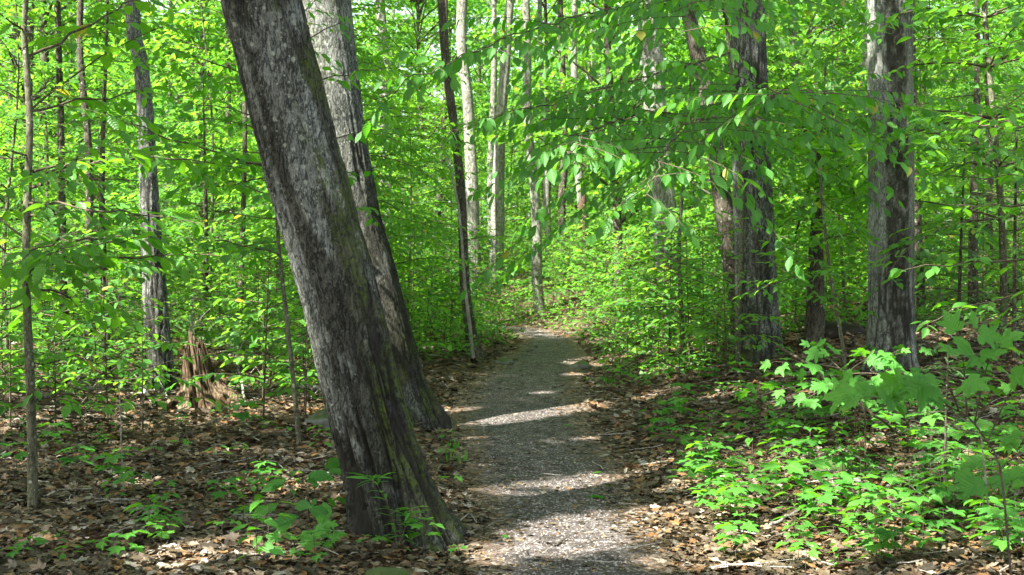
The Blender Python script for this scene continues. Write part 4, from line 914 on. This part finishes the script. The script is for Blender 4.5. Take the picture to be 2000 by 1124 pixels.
# ------------------------------------------------------------------ the stump, stones, dead wood
def stump():
    base = ground_pt(395, 800); d = base[1]; k = 128; n = 70; root = empty("rotten_stump", base)
    tag(root, "jagged rotten brown stump with crumbling flanks", "stump")
    th = np.arange(k) * 2 * math.pi / k; u = np.linspace(0, 1, n); TH, UU = np.meshgrid(th, u)
    cs = np.stack([np.cos(th), np.sin(th), 0 * th], -1)
    top = .60 + .16 * np.cos(th - .3) + .34 * (vnoise(cs * 1.8 + 4) - .5) + .30 * (vnoise(cs * 6) - .5) + .20 * (vnoise(cs * 17 + 8) - .5)
    top = top + .26 * np.exp(-((np.cos(th - 4.9) - 1) / .05) ** 2) + .14 * np.exp(-((np.cos(th - 4.2) - 1) / .03) ** 2) - .18 * np.exp(-((np.cos(th - .2) - 1) / .25) ** 2)
    top = np.clip(top, .25, .95)[None]
    z = -.1 + UU * (top + .1); hz = np.clip(z, 0, None)
    r = .19 * (1 + .1 * np.cos(TH)) - .06 * hz + .12 * np.exp(-hz / .14) * (1 + .7 * np.cos(3 * TH + 1) + .3 * np.cos(5 * TH)) + .1 * np.exp(-((z - .12) / .12) ** 2) * np.exp(-((np.cos(TH - .2) - 1) / .35) ** 2) * 1.6
    fl = np.stack([np.cos(TH) * 9, np.sin(TH) * 9, z * 1.2], -1)
    r = r * (1 + .4 * (fbm(fl * .45, 3) - .5) + .34 * (fbm(fl * 1.2 + 5, 3) - .5) - .22 * sstep(.62, .75, vnoise(fl * .8 + 20)))
    V = np.stack([r * np.cos(TH) - .16 * z, r * np.sin(TH), z], -1)
    inner = []
    for q in range(1, 7):
        f = 1 - q / 6.5; inner.append(np.stack([V[-1, :, 0] * f, V[-1, :, 1] * f, V[-1, :, 2] * (f * .5 + .35) + .1 * (vnoise(np.stack([np.cos(th) * 5, np.sin(th) * 5, 0 * th + q], -1)) - .5)], -1))
    V = np.concatenate([V, np.array(inner)]).reshape(-1, 3); N_ = n + 6
    i = np.arange(N_ - 1)[:, None] * k; j = np.arange(k)[None]; j2 = (j + 1) % k; mb = MB(); mb.add(V, np.stack([i + j, i + j2, i + k + j2, i + k + j], -1).reshape(-1, 4)); mb.build("trunk", 'rot', root)
    rng = np.random.default_rng(4); 
    for q in range(3):
        a = [-2.6, -.4, .5][q]; s = MB(); p0 = np.array([math.cos(a) * .3, math.sin(a) * .3, .10]); p1 = p0 + np.array([math.cos(a) * .35, math.sin(a) * .3, -.12])
        tube(s, np.array([p0 - (p1 - p0) * .4 + [0, 0, .05], p0, (p0 + p1) / 2, p1]), [.07, .06, .045, .02], 8); s.build("root", 'rot', root)
stump()
def stone(px, py, size, m, label, name="stone", seed=0, sq=(1, 1, .6), sink=.35, grp=None):
    rng = np.random.default_rng(seed); p = ground_pt(px, py); mb = MB(); n, k = 22, 32
    ph = np.linspace(0, math.pi, n); th = np.arange(k) * 2 * math.pi / k; PH, TH = np.meshgrid(ph, th, indexing='ij')
    D = np.stack([np.sin(PH) * np.cos(TH), np.sin(PH) * np.sin(TH), np.cos(PH)], -1); f = fbm(D * 1.7 + seed * 7, 4); r = size * (.7 + .6 * f)
    V = (D * r[..., None] * np.array(sq)).reshape(-1, 3); V[:, 2] += size * sq[2] * (1 - sink * 2) * .5
    i = np.arange(n - 1)[:, None] * k; j = np.arange(k)[None]; j2 = (j + 1) % k; mb.add(V, np.stack([i + j, i + k + j, i + k + j2, i + j2], -1).reshape(-1, 4))
    o = mb.build(name, m); o.location = p; o.rotation_euler = (0, 0, seed * 1.3); tag(o, label, "stone", grp); return o
stone(640, 832, .22, 'stone', "grey boulder half hidden behind the big leaning trunk", seed=1)
stone(755, 1138, .11, 'moss_stone', "mossy stone at the bottom, below the leaning trunk's foot", seed=2, sq=(1.2, 1, .55))
stone(1632, 922, .12, 'moss_cushion', "stone with a bright green moss cap on the right bank", seed=3, sq=(1.5, 1, .7))
stone(1362, 886, .05, 'stone', "pale round pebble in the litter right of the path", seed=4)
stone(1690, 938, .14, 'stone', "blue-grey stone beside the moss-capped stone", seed=5, sq=(1.3, 1, .5))
stone(1640, 655, .25, 'litter', "tan stone on the bank behind the short dark trunk", seed=7, sq=(1.5, 1, .6))
stone(1135, 720, .17, 'stone', "grey stone at the right edge of the path", seed=8, sq=(1.4, 1, .55))
stone(985, 712, .15, 'stone', "grey stone at the left edge of the path", seed=9, sq=(1.2, 1, .55))
stone(1350, 905, .10, 'moss_stone', "small mossy stone at the bank's toe", seed=10, sq=(1.6, 1, .55))
def stick(pts, r0, r1, m, label, name="fallen_stick", seed=0, forks=0, grp=None, cat="stick"):
    rng = np.random.default_rng(seed); P = np.array(pts, float); mb = MB(); t = np.linspace(0, len(P) - 1, 5 * len(P)); PP = np.stack([np.interp(t, np.arange(len(P)), P[:, c]) for c in range(3)], -1)
    PP[1:-1] = (PP[:-2] + 2 * PP[1:-1] + PP[2:]) / 4; PP[1:-1] += rng.normal(0, r0 * .35, PP[1:-1].shape)
    base = PP[0].copy(); tube(mb, PP - base, np.linspace(r0, r1, len(PP)), 7)
    for q in range(forks):
        i = rng.integers(2, len(PP) - 2); d = nrm(nrm(PP[i + 1] - PP[i]) + rng.normal(0, .7, 3)); ln = rng.uniform(.15, .5) * (1 if r0 > .008 else .4)
        tube(mb, curve(rng, PP[i] - base, d, ln, .1, .25, 6), np.linspace(r1 * .8 + .3 * r0 * .5, .002, 7), 5)
    o = mb.build(name, m); o.location = base; tag(o, label, cat, grp)
def gp(px, py, up=.02):
    p = ground_pt(px, py); p[2] += up; return p
stick([at(1518, 676, 14.2), at(1580, 712, 12.), at(1640, 762, 10.2), at(1700, 806, 8.6), gp(1775, 868, .03), gp(1860, 925, .01)], .016, .006, 'twig', "long grey stick leaning from the stout trunk down the bank", seed=1)
stick([gp(1640, 885, .03), gp(1720, 930, .05), gp(1790, 975, .05), gp(1845, 1022, .02)], .006, .003, 'bark_pale', "thin straw-coloured stick lying on the right bank", seed=2, forks=1)
stick([gp(1410, 1098), gp(1490, 1070, .03), gp(1560, 1048, .03)], .010, .004, 'twig', "brown stick at the bottom right of the path", seed=3, forks=1)
stick([gp(1500, 1040), gp(1560, 1012, .05), gp(1620, 990, .06)], .012, .006, 'bark_grey', "grey stick among seedlings on the bank", seed=4, forks=1)
stick([gp(1085, 1076, .02), gp(1106, 1060, .03)], .007, .005, 'bark_dark', "short dark twig lying on the path", seed=5)
stick([gp(1052, 1068, .02), gp(1054, 1058, .03), gp(1060, 1050, .04)], .003, .002, 'bark_dark', "tiny curved twig on the path beside the short one", seed=6)
stick([gp(1225, 1105, .02), gp(1250, 1118, .02)], .007, .004, 'bark_dark', "dark twig at the path's bottom edge", seed=7)
stick([gp(890, 1048, .01), gp(900, 1028, .04), gp(918, 1018, .05), gp(932, 1030, .02)], .004, .003, 'bark_pale', "curled pale twig beside the path near the leaning trunk", seed=8)
stick([gp(1490, 884, .03), gp(1545, 872, .05)], .022, .016, 'bark_pale', "short chunk of pale broken branch on the bank", seed=9, forks=1)
stick([at(1930, 990, 5.2), at(1922, 900, 5.2), at(1912, 828, 5.2), at(1855, 812, 5.1)], .004, .002, 'bark_pale', "bent dry stalk standing among the maple leaves", seed=10)
stick([gp(235, 870, .0), at(243, 980, 9.), at(238, 900, 9.), at(236, 830, 9.), at(232, 740, 9.)][::-1], .003, .006, 'bark_pale', "thin pale upright stem in the shaded litter", seed=11)
# dead branches heaped left
for q, (pts, r, m, lab) in enumerate([
    ([gp(300, 800, .05), at(262, 735, 16.2), at(200, 690, 16.4), at(155, 655, 16.6)], .022, 'bark_pale', "pale dead limb sloping up in the brush heap"),
    ([gp(190, 745, .3), at(215, 650, 18), at(232, 590, 18), at(245, 545, 18)], .028, 'bark_pale', "white broken branch standing up from the brush heap"),
    ([gp(150, 810, .05), at(190, 745, 15.5), at(250, 700, 15.6), at(300, 640, 15.8)], .014, 'bark_dark', "dark dead branch crossing the brush heap"),
    ([gp(60, 800, .1), gp(180, 790, .2), gp(300, 785, .12)], .04, 'bark_grey', "grey fallen log at the foot of the brush heap"),
    ([gp(120, 780, .1), at(170, 720, 16), at(190, 660, 16.3), at(230, 615, 16.5)], .012, 'bark_pale', "thin grey dead branch with forks in the brush heap"),
    ([gp(330, 790, .05), at(300, 720, 16.6), at(280, 690, 16.7), at(220, 640, 16.9)], .010, 'bark_grey', "slim dead branch left of the rotten stump"),
    ([at(370, 700, 17.4), at(372, 640, 17.4), at(380, 575, 17.4)], .012, 'bark_pale', "pale broken stem standing behind the rotten stump"),
    ([gp(20, 845, .06), gp(120, 835, .1), gp(230, 830, .06)], .022, 'bark_dark', "dark fallen branch across the sunlit litter strip"),
    ([gp(590, 772, .1), gp(640, 782, .12), gp(690, 790, .1)], .03, 'bark_grey', "grey fallen branch behind the big leaning trunk"),
    ([gp(480, 800, .05), at(466, 720, 15.), at(455, 640, 15.2)], .016, 'bark_grey', "crooked grey dead stem right of the rotten stump")]):
    stick(pts, r, r * .35, m, lab, "dead_branch", 30 + q, 7, "dead branches left of the leaning trunk", "branch")
# broken reddish trunk at the path's end
base = at(1150, 606, 43.); base[2] = zg1(base[0], 43.); root = empty("broken_trunk", base); tag(root, "broken reddish trunk standing where the path ends", "snag")
mb = MB(); zs = np.linspace(-.2, 2.0, 14); tube(mb, np.c_[-.12 * zs, 0 * zs, zs], .2 + .1 * np.exp(-np.clip(zs, 0, None) / .3) - .02 * zs + .03 * np.sin(zs * 9), 14); mb.build("trunk", 'bark_red', root)
mb = MB(); tube(mb, np.array([[-.2, 0, 1.9], [-.16, 0, 2.2], [-.12, 0, 2.45]]), [.13, .08, .02], 7); mb.build("splinter", 'bark_red', root)
# pale thin sapling against the crooked-foot trunk
d_ = hit(924, 699) - .35; pts = [at(925, 702, d_), at(918, 640, d_), at(908, 560, d_), at(902, 470, d_), at(895, 400, d_), at(880, 330, d_), at(850, 250, d_)]
mb = MB(); base = pts[0].copy(); pp = np.array(pts) - base; pp[0, 2] -= .1; tube(mb, pp, np.linspace(.035, .012, 7), 8); root = empty("thin_sapling", base); tag(root, "thin pale stem leaning against the dark crooked-foot trunk", "sapling"); mb.build("trunk", 'bark_pale', root)
mc = MB(); rng = np.random.default_rng(64)
for i_, z_ in ((3, 0), (4, 1), (5, 2), (6, 3), (6, 4)): spray(mc, rng, curve(rng, pp[i_], np.array([math.cos(z_ * 2.2), math.sin(z_ * 2.2), .3]), 1.3, .35), .1, T_MID, .008)
mc.build("crown", ['under', 'twig'], root)

# ------------------------------------------------------------------ leaf litter, grit, fallen green leaves
def litter():
    rng = np.random.default_rng(101); mb = MB(); P_ = []
    def scatter(n, y0, y1, dens_near):
        py = None; y = y0 + (y1 - y0) * rng.random(n) ** 1.0; px = rng.uniform(-60, 2060, n); x = (px - CX) * y / FPX; return x, y
    for n, y0, y1, sz in ((46000, 5.3, 11, .058), (36000, 11, 19, .072), (22000, 19, 34, .10)):
        x, y = scatter(n, y0, y1, 1); off = np.abs(x - path_x(y)) - path_w(y) * (.92 + .25 * (vnoise(np.c_[x * 1.5, y * 1.5, 0 * x]) - .5))
        keep = rng.random(n) < np.clip(.17 + .83 * sstep(-.46, .14, off + .40 * (vnoise(np.c_[x * 4, y * 4, 0 * x]) - .5)), 0, 1) * (.55 + .45 * sstep(.3, .5, vnoise(np.c_[x * 1.7, y * 1.7, 0 * x + 3]))); x, y, off = x[keep], y[keep], off[keep]; m = len(x)
        z = zg(x, y) + np.where(off < 0, .017, .006) + rng.random(m) ** 2 * .035 * (off > 0)
        a = rng.uniform(0, 6.283, m); D = np.c_[np.cos(a), np.sin(a), rng.normal(0, .16, m)]; N = UP + rng.normal(0, .30, (m, 3)) * np.where(off > 0, 1, .35)[:, None]; L = sz * rng.uniform(.35, 1.5, m) * np.where(off < -.05, .65, 1)
        r = np.clip(rng.random(m) * .9 + .12 * (vnoise(np.c_[x * 1.2, y * 1.2, 0 * x]) - .5), 0, 1)
        lob = rng.random(m) < .4
        leaves(mb, T_MAPLE_S, np.c_[x, y, z][lob], D[lob], N[lob], L[lob] * 1.15, rng, 0, r[lob]); lob = ~lob
        leaves(mb, T_MID, np.c_[x, y, z][lob], D[lob], N[lob], L[lob], rng, 0, r[lob])
    for q in range(420):
        y = 5.5 + 12 * rng.random(); x = rng.uniform(-.45, .45) * y; 
        if abs(x - path_x(y)) < path_w(y) and rng.random() < .8: continue
        a = rng.uniform(0, 6.283); ln = rng.uniform(.06, .4); t = np.linspace(-.5, .5, 4)[:, None]
        pp = np.array([x, y, 0]) + t * ln * np.array([math.cos(a), math.sin(a), 0]) + rng.normal(0, .012, (4, 3)) * [1, 1, 0]; pp[:, 2] = zg(pp[:, 0], pp[:, 1]) + .03 + rng.random() * .02
        tube(mb, pp, rng.uniform(.0015, .0045), 5, 1)
    tag(mb.build("leaf_litter", ['litter', 'bark_pale'], smooth=False), kind="stuff")
litter()
def grit():
    rng = np.random.default_rng(202); n = 6500; y = 4.9 + 12 * rng.random(n) ** 1.6; x = path_x(y) + rng.normal(0, .5, n) * path_w(y); s = .0035 + .009 * rng.random(n) ** 4
    z = zg(x, y) + .015; O = np.array([(1, 0, 0), (0, 1, 0), (-1, 0, 0), (0, -1, 0), (0, 0, .8), (0, 0, -.5)], float); F = np.array([(0, 1, 4), (1, 2, 4), (2, 3, 4), (3, 0, 4), (1, 0, 5), (2, 1, 5), (3, 2, 5), (0, 3, 5)])
    V = np.c_[x, y, z][:, None] + s[:, None, None] * (O[None] * rng.uniform(.6, 1.4, (n, 6, 1)) + rng.normal(0, .15, (n, 6, 3)))
    mb = MB(); mb.add(V.reshape(-1, 3), None, (F[None] + (np.arange(n) * 6)[:, None, None]).reshape(-1, 3)); tag(mb.build("gravel", 'pebble', smooth=False), kind="stuff")
grit()
rng = np.random.default_rng(303)
for px, py, L, lab in [(1150, 979, .11, "large green leaf fallen flat on the path"), (1178, 930, .07, "green leaf fallen at the path's right, uppermost of the pair"), (1182, 956, .06, "green leaf fallen at the path's right, lower of the pair"), (985, 1054, .06, "green leaf fallen beside the sunlit grit, path's left half"), (1008, 937, .05, "narrow green leaf on the path's first sun streak"), (1100, 836, .08, "pale green leaf fallen far up the path")]:
    p = ground_pt(px, py); mb = MB(); leaves(mb, T_BEECH, [[0, 0, .022]], [[math.cos(px), math.sin(px), 0]], [UP + rng.normal(0, .08, 3)], [L * 1.4], rng); o = mb.build("fallen_leaf", 'herb', uv=True); o.location = p; tag(o, lab, "leaf")
finish_labels()
